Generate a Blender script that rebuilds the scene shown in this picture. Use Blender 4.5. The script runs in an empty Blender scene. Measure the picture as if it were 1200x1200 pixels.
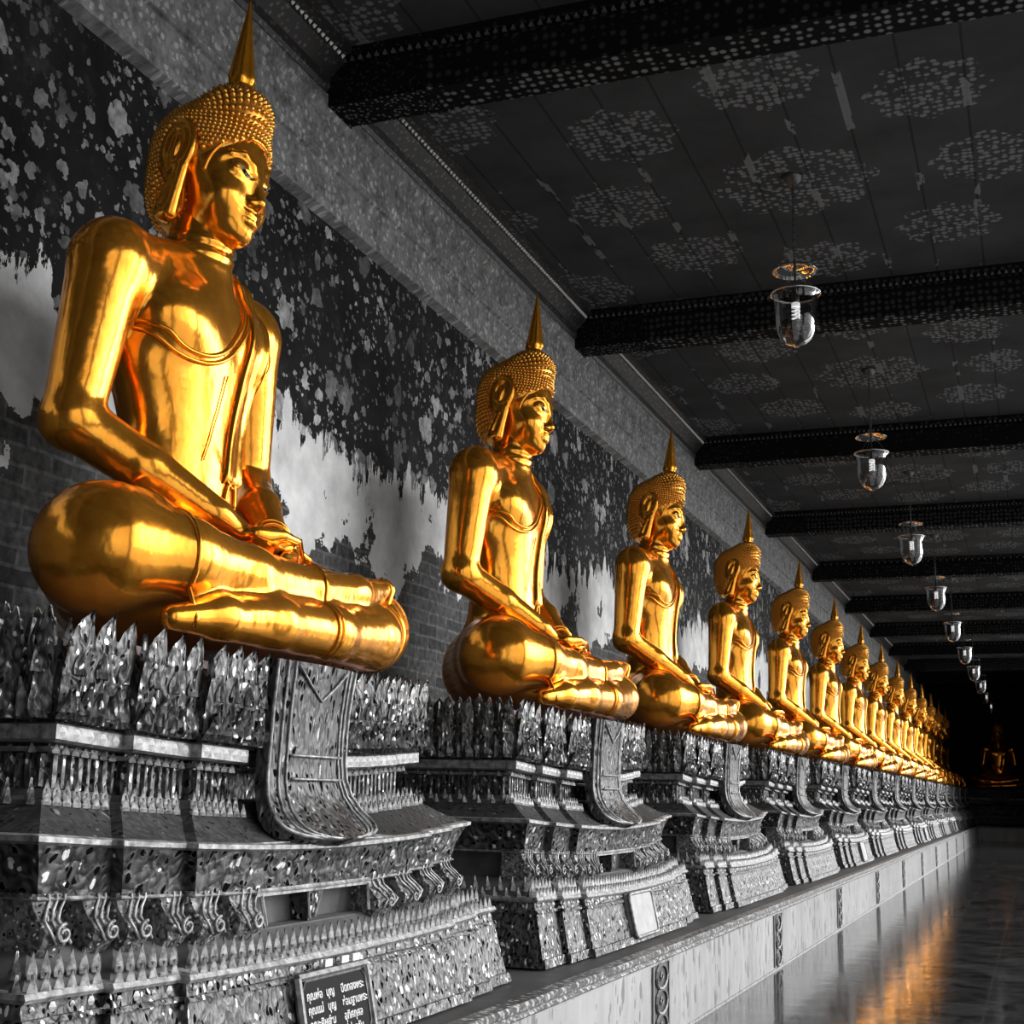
import bpy, bmesh, math, random
import numpy as np
import openvdb as vdb
from mathutils import Matrix, Vector

random.seed(7)
rng = np.random.default_rng(7)
scene = bpy.context.scene
COL = scene.collection
PI = math.pi

# ------------------------------------------------------------------ measurements of the place (metres)
S = 4.1013            # spacing of the statues along the gallery
BAY = 5.373           # spacing of the ceiling beams
Y_STATUE = 5.03
Y_PED = 4.87
X_STATUE = -3.35
X_PED = -3.45
Z_LEDGE = 0.565
Z_SEAT = 2.05
X_CURB = -2.25
X_WALL = -4.36
X_FRIEZE = -4.30
Y_BEAM = 7.43
Z_BEAM = 6.06
Z_CEIL = 6.45
X_LAMP = -1.598
X_COL = 1.35
Y_END = 57.2
Y_FARWALL = 63.4
N_STATUES = 14

ORD = ['first', 'second', 'third', 'fourth', 'fifth', 'sixth', 'seventh', 'eighth', 'ninth', 'tenth', 'eleventh', 'twelfth', 'thirteenth', 'fourteenth', 'fifteenth']

# ------------------------------------------------------------------ node helpers
class Mat:
    def __init__(self, name):
        self.m = bpy.data.materials.new(name)
        self.m.use_nodes = True
        self.t = self.m.node_tree
        self.t.nodes.clear()
        self.out = self.n('ShaderNodeOutputMaterial')
        self.b = self.n('ShaderNodeBsdfPrincipled')
        self.l(self.b.outputs[0], self.out.inputs[0])
        self._c = None
    def n(self, typ, **kw):
        nd = self.t.nodes.new(typ)
        for k, v in kw.items():
            setattr(nd, k, v)
        return nd
    def l(self, a, b):
        self.t.links.new(a, b)
    def put(self, sock, v):
        if hasattr(v, 'is_output') or isinstance(v, bpy.types.NodeSocket):
            self.l(v, sock)
        else:
            sock.default_value = v
    def coord(self, scale=(1, 1, 1), loc=(0, 0, 0), rot=(0, 0, 0), kind='Object'):
        if self._c is None:
            self._c = self.n('ShaderNodeTexCoord')
        mp = self.n('ShaderNodeMapping')
        mp.inputs['Scale'].default_value = scale
        mp.inputs['Location'].default_value = loc
        mp.inputs['Rotation'].default_value = rot
        self.l(self._c.outputs[kind], mp.inputs[0])
        return mp.outputs[0]
    def geo_pos(self):
        g = self.n('ShaderNodeNewGeometry')
        return g.outputs['Position']
    def math(self, op, a, b=0.0, c=0.0, clamp=False):
        nd = self.n('ShaderNodeMath', operation=op, use_clamp=clamp)
        self.put(nd.inputs[0], a); self.put(nd.inputs[1], b); self.put(nd.inputs[2], c)
        return nd.outputs[0]
    def noise(self, vec, scale=5, detail=4, rough=.55, dist=0.0):
        nd = self.n('ShaderNodeTexNoise')
        self.l(vec, nd.inputs['Vector'])
        nd.inputs['Scale'].default_value = scale; nd.inputs['Detail'].default_value = detail
        nd.inputs['Roughness'].default_value = rough; nd.inputs['Distortion'].default_value = dist
        return nd.outputs[0]
    def voro(self, vec, scale=5, feature='F1', rnd=1.0, out='Distance', metric='EUCLIDEAN'):
        nd = self.n('ShaderNodeTexVoronoi', feature=feature)
        if feature not in ('DISTANCE_TO_EDGE', 'N_SPHERE_RADIUS'):
            nd.distance = metric
        self.l(vec, nd.inputs['Vector'])
        nd.inputs['Scale'].default_value = scale; nd.inputs['Randomness'].default_value = rnd
        return nd.outputs[out]
    def ramp(self, fac, *stops, interp='LINEAR'):
        nd = self.n('ShaderNodeValToRGB')
        nd.color_ramp.interpolation = interp
        el = nd.color_ramp.elements
        while len(el) < len(stops):
            el.new(0.5)
        for e, (p, c) in zip(el, stops):
            e.position = p
            e.color = (c, c, c, 1) if not isinstance(c, (tuple, list)) else (*c, 1)
        self.put(nd.inputs[0], fac)
        return nd.outputs[0]
    def mix(self, fac, a, b, blend='MIX'):
        nd = self.n('ShaderNodeMix', data_type='RGBA', blend_type=blend)
        def cv(v):
            if isinstance(v, (int, float)):
                return (v, v, v, 1)
            if isinstance(v, (tuple, list)) and len(v) == 3:
                return (*v, 1)
            return v
        self.put(nd.inputs[0], fac); self.put(nd.inputs[6], cv(a)); self.put(nd.inputs[7], cv(b))
        return nd.outputs[2]
    def warp(self, vec, scale, amt):
        nd = self.n('ShaderNodeTexNoise'); self.l(vec, nd.inputs['Vector'])
        nd.inputs['Scale'].default_value = scale; nd.inputs['Detail'].default_value = 2
        s = self.n('ShaderNodeVectorMath', operation='SUBTRACT'); self.l(nd.outputs[1], s.inputs[0]); s.inputs[1].default_value = (.5, .5, .5)
        m = self.n('ShaderNodeVectorMath', operation='SCALE'); self.l(s.outputs[0], m.inputs[0]); m.inputs['Scale'].default_value = amt
        a = self.n('ShaderNodeVectorMath', operation='ADD'); self.l(vec, a.inputs[0]); self.l(m.outputs[0], a.inputs[1])
        return a.outputs[0]
    def sep(self, vec):
        nd = self.n('ShaderNodeSeparateXYZ'); self.l(vec, nd.inputs[0]); return nd.outputs
    def comb(self, x, y, z):
        nd = self.n('ShaderNodeCombineXYZ')
        for i, v in enumerate((x, y, z)):
            self.put(nd.inputs[i], v)
        return nd.outputs[0]
    def bump(self, h, strength=.5, dist=.01, normal=None):
        nd = self.n('ShaderNodeBump'); self.l(h, nd.inputs['Height'])
        nd.inputs['Strength'].default_value = strength; nd.inputs['Distance'].default_value = dist
        if normal is not None: self.l(normal, nd.inputs['Normal'])
        self.l(nd.outputs[0], self.b.inputs['Normal'])
        return nd.outputs[0]
    def set(self, **kw):
        names = dict(color='Base Color', rough='Roughness', metal='Metallic', spec='Specular IOR Level', trans='Transmission Weight', ior='IOR', coat='Coat Weight', coat_rough='Coat Roughness')
        for k, v in kw.items():
            s = self.b.inputs[names[k]]
            if k == 'color' and isinstance(v, (int, float)): v = (v, v, v, 1)
            if k == 'color' and isinstance(v, tuple) and len(v) == 3: v = (*v, 1)
            self.put(s, v)
        return self

M = {}

def mat_gold():
    a = Mat('gilding')
    v = a.coord()
    n = a.noise(v, 2.2, 3)
    n2 = a.noise(v, 14, 4)
    c = a.mix(a.ramp(n2, (.35, 0.), (.7, 1.)), (.90, .34, .03), (1.0, .425, .05))
    a.set(color=c, metal=.86, rough=a.math('MULTIPLY_ADD', n, .12, .12))
    n3 = a.noise(a.coord((1, 1, .55)), 6.5, 3)
    a.bump(a.math('ADD', a.math('MULTIPLY', n3, .8), a.math('MULTIPLY', n2, .12)), .30, .03)
    M['gold'] = a.m
    a = Mat('gilding_worn')
    v = a.coord()
    a.set(color=a.mix(a.noise(v, 20, 3), (.55, .20, .012), (.95, .40, .03)), metal=.82, rough=.26)
    M['gold_dark'] = a.m
    a = Mat('gilded_curls')
    v = a.coord()
    a.set(color=a.mix(a.noise(v, 9, 3), (.80, .33, .035), (1.0, .50, .09)), metal=.75, rough=.25)
    M['curls'] = a.m
    a = Mat('inlaid_shell'); a.set(color=(.34, .31, .24), rough=.5, spec=.2); M['shell'] = a.m
    a = Mat('inlaid_black'); a.set(color=(.005, .005, .006), rough=.15); M['black'] = a.m

def carved(name, base, light, dark, scale, bump=.8, dist=.02, metal=.25, rough=.42, stretch=(1, 1, 1), glint=.5, eyes=.20, spec=.4):
    """plaster and mirror-chip ornament: sprigs in relief with dark drilled eyes and bright chips"""
    a = Mat(name)
    v = a.warp(a.coord(stretch), scale * .95, 1.0 / scale)
    d = a.voro(v, scale)
    e = a.voro(v, scale * 2.1, out='Distance')
    cellc = a.voro(v, scale * 2.1, out='Color')
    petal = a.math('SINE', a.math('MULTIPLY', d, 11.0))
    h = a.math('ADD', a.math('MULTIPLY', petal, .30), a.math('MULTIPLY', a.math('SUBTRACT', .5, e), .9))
    wear = a.noise(a.coord(), 2.2, 5, .6)
    sc = a.sep(cellc)
    inner = a.math('LESS_THAN', e, a.math('MULTIPLY_ADD', sc[1], .16, eyes))
    hole = a.math('MULTIPLY', a.math('LESS_THAN', sc[0], .42), inner)
    pick = a.math('MULTIPLY', a.math('GREATER_THAN', sc[0], 1 - glint * .5), inner)
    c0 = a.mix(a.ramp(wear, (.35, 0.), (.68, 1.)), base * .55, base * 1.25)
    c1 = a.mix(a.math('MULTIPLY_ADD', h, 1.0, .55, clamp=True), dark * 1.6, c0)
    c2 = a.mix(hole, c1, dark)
    c3 = a.mix(pick, c2, light)
    nh = a.math('SUBTRACT', 1.0, hole)
    a.set(color=c3, metal=a.math('MULTIPLY', nh, metal), rough=a.math('MULTIPLY_ADD', pick, -.2, rough), spec=a.math('MULTIPLY', nh, spec))
    hh = a.math('ADD', h, a.math('ADD', a.math('MULTIPLY', hole, -.9), a.math('MULTIPLY', pick, .3)))
    a.bump(hh, bump, dist)
    M[name] = a.m

def mat_stone():
    carved('carved_floral', .15, .75, .006, 13, .7, .012, metal=.15, glint=.36, eyes=.27)
    carved('carved_leg', .34, .9, .02, 26, .6, .006, metal=.1, glint=.5, eyes=.20)
    carved('carved_fine', .17, .85, .006, 20, .7, .009, metal=.15, glint=.42, eyes=.29, stretch=(1, 1, .7))
    carved('carved_leaf', .19, .95, .014, 22, .6, .008, stretch=(1, 1, .6), metal=.4, glint=.62, eyes=.24)
    carved('carved_diaper', .11, .4, .006, 21, .6, .008, stretch=(1, 1, .45), metal=.08, glint=.16, eyes=.30)
    carved('carved_slope', .075, .18, .02, 16, .4, .006, metal=.0, rough=.6, glint=.12, spec=.12)
    a = Mat('bright_edging')
    v = a.coord()
    a.set(color=a.ramp(a.noise(v, 25, 4), (.35, .10), (.72, .48)), rough=.42, metal=.15)
    a.bump(a.noise(v, 40, 3), .3, .01); M['edging'] = a.m
    a = Mat('spike_leaf')
    v = a.coord()
    a.set(color=a.ramp(a.noise(v, 45, 3), (.35, .07), (.7, .40)), rough=.38, metal=.2); M['spike'] = a.m
    a = Mat('plain_grey_plaster')
    v = a.coord()
    a.set(color=a.ramp(a.noise(v, 7, 5), (.3, .06), (.75, .13)), rough=.7)
    a.bump(a.noise(v, 30, 3), .2, .01); M['plaster_grey'] = a.m
    a = Mat('dusky_pink_plaster')
    v = a.coord()
    a.set(color=a.mix(a.noise(v, 6, 4), (.13, .10, .11), (.26, .19, .20)), rough=.75); M['seat'] = a.m
    a = Mat('ledge_concrete')
    v = a.coord()
    a.set(color=a.ramp(a.noise(v, 3, 6, .65), (.3, .03), (.75, .075)), rough=.6)
    a.bump(a.noise(v, 20, 4), .25, .01); M['ledge'] = a.m
    # white glazed curb tiles with raised sprigs
    a = Mat('white_sprig_tiles')
    v = a.coord()
    w = a.warp(a.coord((1, 1, .45)), 9, .05)
    d = a.voro(w, 6.5, rnd=.7)
    s = a.voro(a.warp(a.coord((1, 1, .4)), 15, .04), 19)
    spot = a.math('MAXIMUM', a.math('LESS_THAN', d, .20), a.math('MULTIPLY', a.math('LESS_THAN', d, .5), a.math('LESS_THAN', s, .24)))
    stain = a.noise(a.coord((1, .6, .25)), 2.5, 5)
    p = a.sep(a._c.outputs['Object'])
    jy = a.math('ABSOLUTE', a.math('SUBTRACT', a.math('FRACT', a.math('MULTIPLY', p[1], 1 / .205)), .5))
    joint = a.math('GREATER_THAN', jy, .485)
    base = a.mix(a.ramp(stain, (.35, 0.), (.75, 1.)), .36, .22)
    base = a.mix(a.math('MULTIPLY', joint, .35), base, .18)
    a.set(color=a.mix(a.math('MULTIPLY', spot, .75), base, .05), rough=.28)
    a.bump(a.math('MULTIPLY', d, -1.), .4, .012); M['curb'] = a.m
    a = Mat('curb_moulding')
    v = a.coord((1, 1, 1))
    a.set(color=a.ramp(a.voro(v, 28), (.15, .5), (.5, .06)), rough=.4)
    a.bump(a.voro(v, 28), .5, .01); M['moulding'] = a.m
    a = Mat('lattice_ground'); a.set(color=.012, rough=.6); M['dark'] = a.m  # black ground colour behind the lattice rings
    a = Mat('lattice_glaze'); a.set(color=.15, rough=.4); M['lattice'] = a.m
    a = Mat('plaque_dark'); a.set(color=.010, rough=.75, spec=.15); M['plaque_dark'] = a.m
    a = Mat('plaque_pale')
    a.set(color=a.ramp(a.noise(a.coord(), 12, 4), (.3, .24), (.7, .34)), rough=.5); M['plaque_pale'] = a.m
    a = Mat('plaque_letters'); a.set(color=.62, rough=.5); M['letters'] = a.m
    a = Mat('plaque_frame'); a.set(color=a.ramp(a.noise(a.coord(), 30, 3), (.3, .06), (.7, .25)), rough=.45, metal=.3); M['frame'] = a.m
    a = Mat('white_chips'); a.set(color=.7, rough=.3); M['chips'] = a.m

def mat_room():
    # --- painted wall: dark ground with pale flowers, flaking to white plaster and brick below
    a = Mat('painted_wall')
    pos = a.geo_pos()
    P = a.sep(pos)
    flat = a.comb(0.0, P[1], P[2])
    def flowers(scale, thresh, warp, prob, off):
        mp = a.n('ShaderNodeMapping'); a.l(flat, mp.inputs[0]); mp.inputs['Location'].default_value = (0, off, off * 1.7)
        w = a.warp(mp.outputs[0], scale * 2.2, warp)
        vd = a.n('ShaderNodeTexVoronoi'); a.l(w, vd.inputs['Vector']); vd.inputs['Scale'].default_value = scale
        cs = a.sep(vd.outputs['Color'])
        size = a.math('MULTIPLY', cs[1], thresh)
        m = a.math('MULTIPLY', a.math('LESS_THAN', vd.outputs['Distance'], size), a.math('LESS_THAN', cs[0], prob))
        return a.math('MULTIPLY', m, a.math('MULTIPLY_ADD', cs[2], .8, .2))
    f1 = flowers(4.6, .62, .17, .5, 0)
    f2 = flowers(10.5, .6, .075, .42, 3.3)
    f3 = flowers(24, .58, .03, .4, 7.1)
    clus = a.ramp(a.noise(flat, 1.1, 3), (.36, .25), (.58, 1.))
    fl = a.math('MULTIPLY', a.math('MAXIMUM', f1, a.math('MAXIMUM', a.math('MULTIPLY', f2, .9), a.math('MULTIPLY', f3, .8))), clus)
    fl = a.math('MULTIPLY', fl, a.ramp(a.noise(flat, 16, 3), (.35, .45), (.6, 1.)))
    ground = a.ramp(a.noise(flat, 2.0, 6, .65), (.4, .003), (.75, .016))
    scuff = a.ramp(a.noise(flat, 3.1, 8, .7), (.55, 0.), (.82, .05))
    painted = a.mix(1.0, a.mix(fl, ground, .58), scuff, 'ADD')
    plas = a.ramp(a.noise(flat, 3.5, 6, .6), (.3, .55), (.65, .85))
    br = a.n('ShaderNodeTexBrick'); 
    mp = a.n('ShaderNodeMapping'); a.l(a.comb(P[1], P[2], 0.0), mp.inputs[0]); a.l(a.warp(mp.outputs[0], 5, .03), br.inputs['Vector'])
    br.inputs['Scale'].default_value = 1.0; br.inputs['Brick Width'].default_value = .34; br.inputs['Row Height'].default_value = .095
    br.inputs['Mortar Size'].default_value = .010; br.inputs['Color1'].default_value = (.035, .035, .035, 1); br.inputs['Color2'].default_value = (.085, .085, .085, 1); br.inputs['Mortar'].default_value = (.12, .12, .12, 1)
    brick = a.mix(1.0, br.outputs[0], a.ramp(a.noise(flat, 18, 4), (.3, .4), (.7, 1.4)), 'MULTIPLY')
    drip = a.noise(a.comb(0.0, a.math('MULTIPLY', P[1], 5.0), a.math('MULTIPLY', P[2], 1.6)), 1.0, 7, .68)
    broad = a.noise(a.comb(0.0, P[1], 0.0), .33, 2)
    line = a.math('ADD', a.math('MULTIPLY', drip, 1.5), a.math('MULTIPLY', broad, 1.2))
    hgt = a.math('ADD', P[2], a.math('MULTIPLY', line, -1.0))     # z - ragged edge
    k_pl = a.math('LESS_THAN', hgt, 2.43)
    patch = a.noise(flat, 1.5, 7, .62)
    hgt2 = a.math('ADD', P[2], a.math('MULTIPLY', patch, -2.4))
    k_br = a.math('LESS_THAN', hgt2, 2.02)
    lower = a.mix(k_br, plas, brick)
    a.set(color=a.mix(k_pl, painted, lower), rough=.75, spec=.12)
    hb = a.math('ADD', a.math('MULTIPLY', k_pl, -.5), a.math('ADD', a.math('MULTIPLY', k_br, -.6), a.math('MULTIPLY', a.noise(flat, 9, 6), .7)))
    a.bump(hb, .55, .03)
    M['wall'] = a.m
    # --- worn stucco frieze
    a = Mat('worn_frieze')
    P = a.sep(a.geo_pos())
    flat = a.comb(0.0, P[1], P[2])
    orn = a.voro(a.warp(flat, 9, .06), 17)
    n = a.noise(flat, 5, 8, .72)
    n2 = a.noise(flat, 26, 4)
    c = a.mix(a.ramp(a.math('ADD', a.math('MULTIPLY', n, .7), a.math('MULTIPLY', n2, .3)), (.36, .0), (.62, 1.)), .04, .60)
    c = a.mix(a.math('MULTIPLY', a.math('GREATER_THAN', orn, .34), .55), c, .035)
    a.set(color=c, rough=.65); a.bump(a.math('SUBTRACT', n, orn), .5, .02)
    M['frieze'] = a.m
    # --- ceiling boards with stencilled medallions
    a = Mat('stencilled_ceiling')
    P = a.sep(a.geo_pos())
    u = a.math('SUBTRACT', P[0], X_LAMP)
    vv = a.math('SUBTRACT', a.math('MULTIPLY', a.math('FRACT', a.math('MULTIPLY', a.math('SUBTRACT', P[1], Y_BEAM + .31), 1 / BAY)), BAY), 2.69)
    ua = a.math('ABSOLUTE', u); va = a.math('ABSOLUTE', vv)
    flat = a.comb(P[0], P[1], 0.0)
    mask = None
    for (cx, cy, r) in [(0, 0, .62), (1.13, 1.22, .42), (1.5, 0, .42), (0, 1.72, .42), (2.45, 1.85, .5), (2.5, .0, .24)]:
        dx = a.math('SUBTRACT', ua, cx); dy = a.math('SUBTRACT', va, cy)
        dd = a.math('SQRT', a.math('ADD', a.math('MULTIPLY', dx, dx), a.math('MULTIPLY', dy, dy)))
        th = a.math('ARCTAN2', dy, dx)
        rr = a.math('MULTIPLY_ADD', a.math('COSINE', a.math('MULTIPLY', th, 8.0)), .09 * r, r)
        m = a.math('LESS_THAN', dd, rr)
        mask = m if mask is None else a.math('MAXIMUM', mask, m)
    leaf = a.voro(flat, 17, rnd=.55)
    leafm = a.ramp(leaf, (.36, 1.), (.50, 0.))
    boards = a.math('FRACT', a.math('MULTIPLY', P[0], 1 / .42))
    seam = a.math('LESS_THAN', a.math('ABSOLUTE', a.math('SUBTRACT', boards, .5)), .022)
    peelm = a.math('MULTIPLY', a.math('LESS_THAN', a.math('ABSOLUTE', a.math('SUBTRACT', boards, .5)), .075),
                   a.math('GREATER_THAN', a.noise(a.comb(a.math('MULTIPLY', P[0], 2.2), a.math('MULTIPLY', P[1], .9), 0.0), 1.6, 6, .6), .58))
    base = a.ramp(a.noise(flat, 1.3, 6, .6), (.3, .050), (.75, .085))
    c = a.mix(a.math('MULTIPLY', a.math('MULTIPLY', mask, leafm), .8), base, .26)
    c = a.mix(a.math('MULTIPLY', seam, .6), c, .02)
    c = a.mix(a.math('MULTIPLY', peelm, .8), c, .24)
    a.set(color=c, rough=.8, spec=.05); a.bump(a.math('SUBTRACT', 0.0, seam), .4, .01)
    M['ceiling'] = a.m
    # --- beam with stencil
    a = Mat('stencilled_beam')
    P = a.sep(a.geo_pos())
    g = a.comb(P[0], P[1], P[2])
    leaf = a.voro(g, 15, rnd=.35)
    lm = a.ramp(leaf, (.26, 1.), (.42, 0.))
    under = a.math('LESS_THAN', P[2], Z_BEAM + .004)
    endp = a.math('LESS_THAN', P[0], X_FRIEZE + .75)
    fine = a.ramp(a.voro(g, 30), (.15, 1.), (.4, 0.))
    pat = a.mix(endp, lm, fine)
    a.set(color=a.mix(a.math('MULTIPLY', pat, a.math('MULTIPLY_ADD', under, .62, .13)), .009, .30), rough=.8, spec=.05)
    M['beam'] = a.m
    a = Mat('beam_beads'); a.set(color=.16, rough=.45); M['beads'] = a.m
    a = Mat('pale_beads'); a.set(color=.92, rough=.35); M['beads_white'] = a.m
    a = Mat('dark_cornice')
    P = a.geo_pos()
    a.set(color=a.mix(a.ramp(a.voro(P, 22), (.15, 1.), (.4, 0.)), .018, .12), rough=.5); M['cornice'] = a.m
    # --- polished floor
    a = Mat('polished_floor')
    P = a.sep(a.geo_pos())
    flat = a.comb(P[0], P[1], 0.0)
    tx = a.math('ABSOLUTE', a.math('SUBTRACT', a.math('FRACT', a.math('MULTIPLY', a.math('SUBTRACT', P[0], X_CURB), 1 / .6)), .5))
    ty = a.math('ABSOLUTE', a.math('SUBTRACT', a.math('FRACT', a.math('MULTIPLY', P[1], 1 / .6)), .5))
    joint = a.math('GREATER_THAN', a.math('MAXIMUM', tx, ty), .492)
    vein = a.noise(flat, 2.4, 9, .68, .8)
    c = a.mix(a.ramp(vein, (.35, 0.), (.75, 1.)), .012, .075)
    c = a.mix(a.math('MULTIPLY', joint, .5), c, .10)
    a.set(color=c, rough=a.math('MULTIPLY_ADD', a.noise(flat, 6, 4), .12, .04), spec=.35, ior=1.22)
    a.bump(a.math('ADD', a.math('MULTIPLY', a.noise(flat, 3.2, 3), 1.0), a.math('MULTIPLY', joint, -.15)), .16, .012)
    M['floor'] = a.m
    a = Mat('painted_darkness_wall'); a.set(color=.012, rough=.8); M['far'] = a.m  # near-black colour stands in for the lack of light on these walls
    a = Mat('column_plaster')
    a.set(color=a.ramp(a.noise(a.coord(), 3, 5), (.3, .10), (.7, .2)), rough=.7); M['column'] = a.m
    a = Mat('courtyard_paving')
    v = a.geo_pos()
    a.set(color=a.ramp(a.noise(v, .8, 6), (.3, .36), (.7, .5)), rough=.7); M['yard'] = a.m
    # --- lamps
    a = Mat('lantern_glass')
    lw = a.n('ShaderNodeLayerWeight'); lw.inputs[0].default_value = .22
    tr = a.n('ShaderNodeBsdfTransparent'); tr.inputs[0].default_value = (.93, .93, .93, 1)
    gl = a.n('ShaderNodeBsdfGlossy'); gl.inputs['Roughness'].default_value = .04; gl.inputs[0].default_value = (.9, .9, .9, 1)
    mx = a.n('ShaderNodeMixShader'); a.l(a.math('MULTIPLY_ADD', lw.outputs['Fresnel'], .6, .03), mx.inputs[0]); a.l(tr.outputs[0], mx.inputs[1]); a.l(gl.outputs[0], mx.inputs[2])
    a.l(mx.outputs[0], a.out.inputs[0]); M['glass'] = a.m
    a = Mat('lamp_metal'); a.set(color=.10, rough=.35, metal=.7); M['lampmetal'] = a.m
    a = Mat('bright_rim'); a.set(color=.55, rough=.2, metal=.9); M['rim'] = a.m
    a = Mat('bulb_white'); a.set(color=.88, rough=.3); a.b.inputs['Emission Color'].default_value = (1, 1, 1, 1); a.b.inputs['Emission Strength'].default_value = .5; M['bulb'] = a.m

mat_gold(); mat_stone(); mat_room()

# ------------------------------------------------------------------ object helpers
def mesh_obj(name, verts, faces, mat, parent=None, loc=(0, 0, 0), smooth=False, mats=None, fmat=None):
    me = bpy.data.meshes.new(name)
    me.from_pydata([tuple(map(float, v)) for v in verts], [], [tuple(int(i) for i in f) for f in faces])
    for m in (mats or [mat]):
        me.materials.append(m)
    if fmat is not None:
        me.polygons.foreach_set('material_index', np.asarray(fmat, dtype=np.int32))
    if smooth:
        me.polygons.foreach_set('use_smooth', np.ones(len(me.polygons), dtype=bool))
    me.update()
    o = bpy.data.objects.new(name, me)
    COL.objects.link(o)
    o.location = loc
    if parent is not None:
        o.parent = parent
    return o

class MB:
    """collects shapes and links them as ONE mesh object"""
    def __init__(self): self.v = []; self.f = []; self.fm = []
    def add(self, v, f, mi=0):
        b = len(self.v)
        self.v += [tuple(p) for p in v]
        self.f += [tuple(i + b for i in q) for q in f]
        self.fm += [mi] * len(f)
        return self
    def box(self, x0, x1, y0, y1, z0, z1, mi=0):
        v = [(x0, y0, z0), (x1, y0, z0), (x1, y1, z0), (x0, y1, z0), (x0, y0, z1), (x1, y0, z1), (x1, y1, z1), (x0, y1, z1)]
        f = [(0, 3, 2, 1), (4, 5, 6, 7), (0, 1, 5, 4), (1, 2, 6, 5), (2, 3, 7, 6), (3, 0, 4, 7)]
        return self.add(v, f, mi)
    def tube(self, pts, r, n=8, closed=False, caps=True, mi=0, up=None):
        P = np.asarray(pts, float); m = len(P)
        R = np.full(m, r) if np.isscalar(r) else np.asarray(r, float)
        T = np.roll(P, -1, 0) - np.roll(P, 1, 0)
        if not closed:
            T[0] = P[1] - P[0]; T[-1] = P[-1] - P[-2]
        T /= np.linalg.norm(T, axis=1)[:, None] + 1e-12
        u = np.cross(T[0], (0, 0, 1.) if abs(T[0][2]) < .9 else (1., 0, 0)); u /= np.linalg.norm(u)
        V = []
        for i in range(m):
            u = u - T[i] * (u @ T[i]); u /= np.linalg.norm(u) + 1e-12
            w = np.cross(T[i], u)
            for k in range(n):
                a = 2 * PI * k / n
                V.append(P[i] + R[i] * (math.cos(a) * u + math.sin(a) * w))
        F = []
        for i in range(m if closed else m - 1):
            j = (i + 1) % m
            for k in range(n):
                k2 = (k + 1) % n
                F.append((i * n + k, i * n + k2, j * n + k2, j * n + k))
        if caps and not closed:
            F.append(tuple(range(n))[::-1]); F.append(tuple((m - 1) * n + k for k in range(n)))
        return self.add(V, F, mi)
    def lathe(self, prof, n=24, c=(0, 0, 0), mi=0, capb=True, capt=True):
        V = []; F = []
        for (r, z) in prof:
            for k in range(n):
                a = 2 * PI * k / n
                V.append((c[0] + r * math.cos(a), c[1] + r * math.sin(a), c[2] + z))
        for i in range(len(prof) - 1):
            for k in range(n):
                k2 = (k + 1) % n
                F.append((i * n + k, i * n + k2, (i + 1) * n + k2, (i + 1) * n + k))
        if capb: F.append(tuple(range(n))[::-1])
        if capt: F.append(tuple((len(prof) - 1) * n + k for k in range(n)))
        return self.add(V, F, mi)
    def loft(self, rings, capb=True, capt=True, mi=0):
        n = len(rings[0]); V = [p for r in rings for p in r]; F = []
        for i in range(len(rings) - 1):
            for k in range(n):
                k2 = (k + 1) % n
                F.append((i * n + k, i * n + k2, (i + 1) * n + k2, (i + 1) * n + k))
        if capb: F.append(tuple(range(n))[::-1])
        if capt: F.append(tuple((len(rings) - 1) * n + k for k in range(n)))
        return self.add(V, F, mi)
    def build(self, name, mat, parent=None, loc=(0, 0, 0), smooth=False, mats=None):
        return mesh_obj(name, self.v, self.f, mat, parent, loc, smooth, mats, self.fm if mats else None)

def autosmooth(o, deg=35):
    me = o.data
    me.polygons.foreach_set('use_smooth', np.ones(len(me.polygons), dtype=bool))
    try:
        me.set_sharp_from_angle(angle=math.radians(deg))
    except Exception:
        pass
    return o

def empty(name, loc, rz=0.0):
    o = bpy.data.objects.new(name, None); COL.objects.link(o)
    o.location = loc; o.rotation_euler = (0, 0, rz)
    o.empty_display_size = .2
    return o

def tag(o, label=None, cat=None, group=None, kind=None):
    if label: o['label'] = label
    if cat: o['category'] = cat
    if group: o['group'] = group
    if kind: o['kind'] = kind
    return o

def children(o):
    return [c for c in bpy.data.objects if c.parent == o]

def copy_tree(o, parent=None):
    c = o.copy(); COL.objects.link(c)
    if parent is not None: c.parent = parent
    for ch in children(o):
        copy_tree(ch, c)
    return c

# ------------------------------------------------------------------ camera (solved from the photograph's vanishing points)
F_PX, YAW, PITCH, ROLL = 1580.33, .3691, .2043, .0213
fw = np.array([-math.sin(YAW) * math.cos(PITCH), math.cos(YAW) * math.cos(PITCH), math.sin(PITCH)])
r0 = np.array([math.cos(YAW), math.sin(YAW), 0.]); u0 = np.cross(r0, fw)
rv = math.cos(ROLL) * r0 + math.sin(ROLL) * u0
uv = -math.sin(ROLL) * r0 + math.cos(ROLL) * u0
cam = bpy.data.cameras.new('camera'); cam.sensor_width = 36; cam.sensor_fit = 'HORIZONTAL'; cam.lens = F_PX / 1200 * 36
cam.clip_end = 400
co = bpy.data.objects.new('camera', cam); COL.objects.link(co)
co.matrix_world = Matrix(((rv[0], uv[0], -fw[0], 0), (rv[1], uv[1], -fw[1], 0), (rv[2], uv[2], -fw[2], 1.5), (0, 0, 0, 1)))
scene.camera = co

# ================================================================== THE SETTING
Y_BACK = -4.5
def struct(o, label, cat):
    return tag(o, label, cat, kind='structure')

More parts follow.
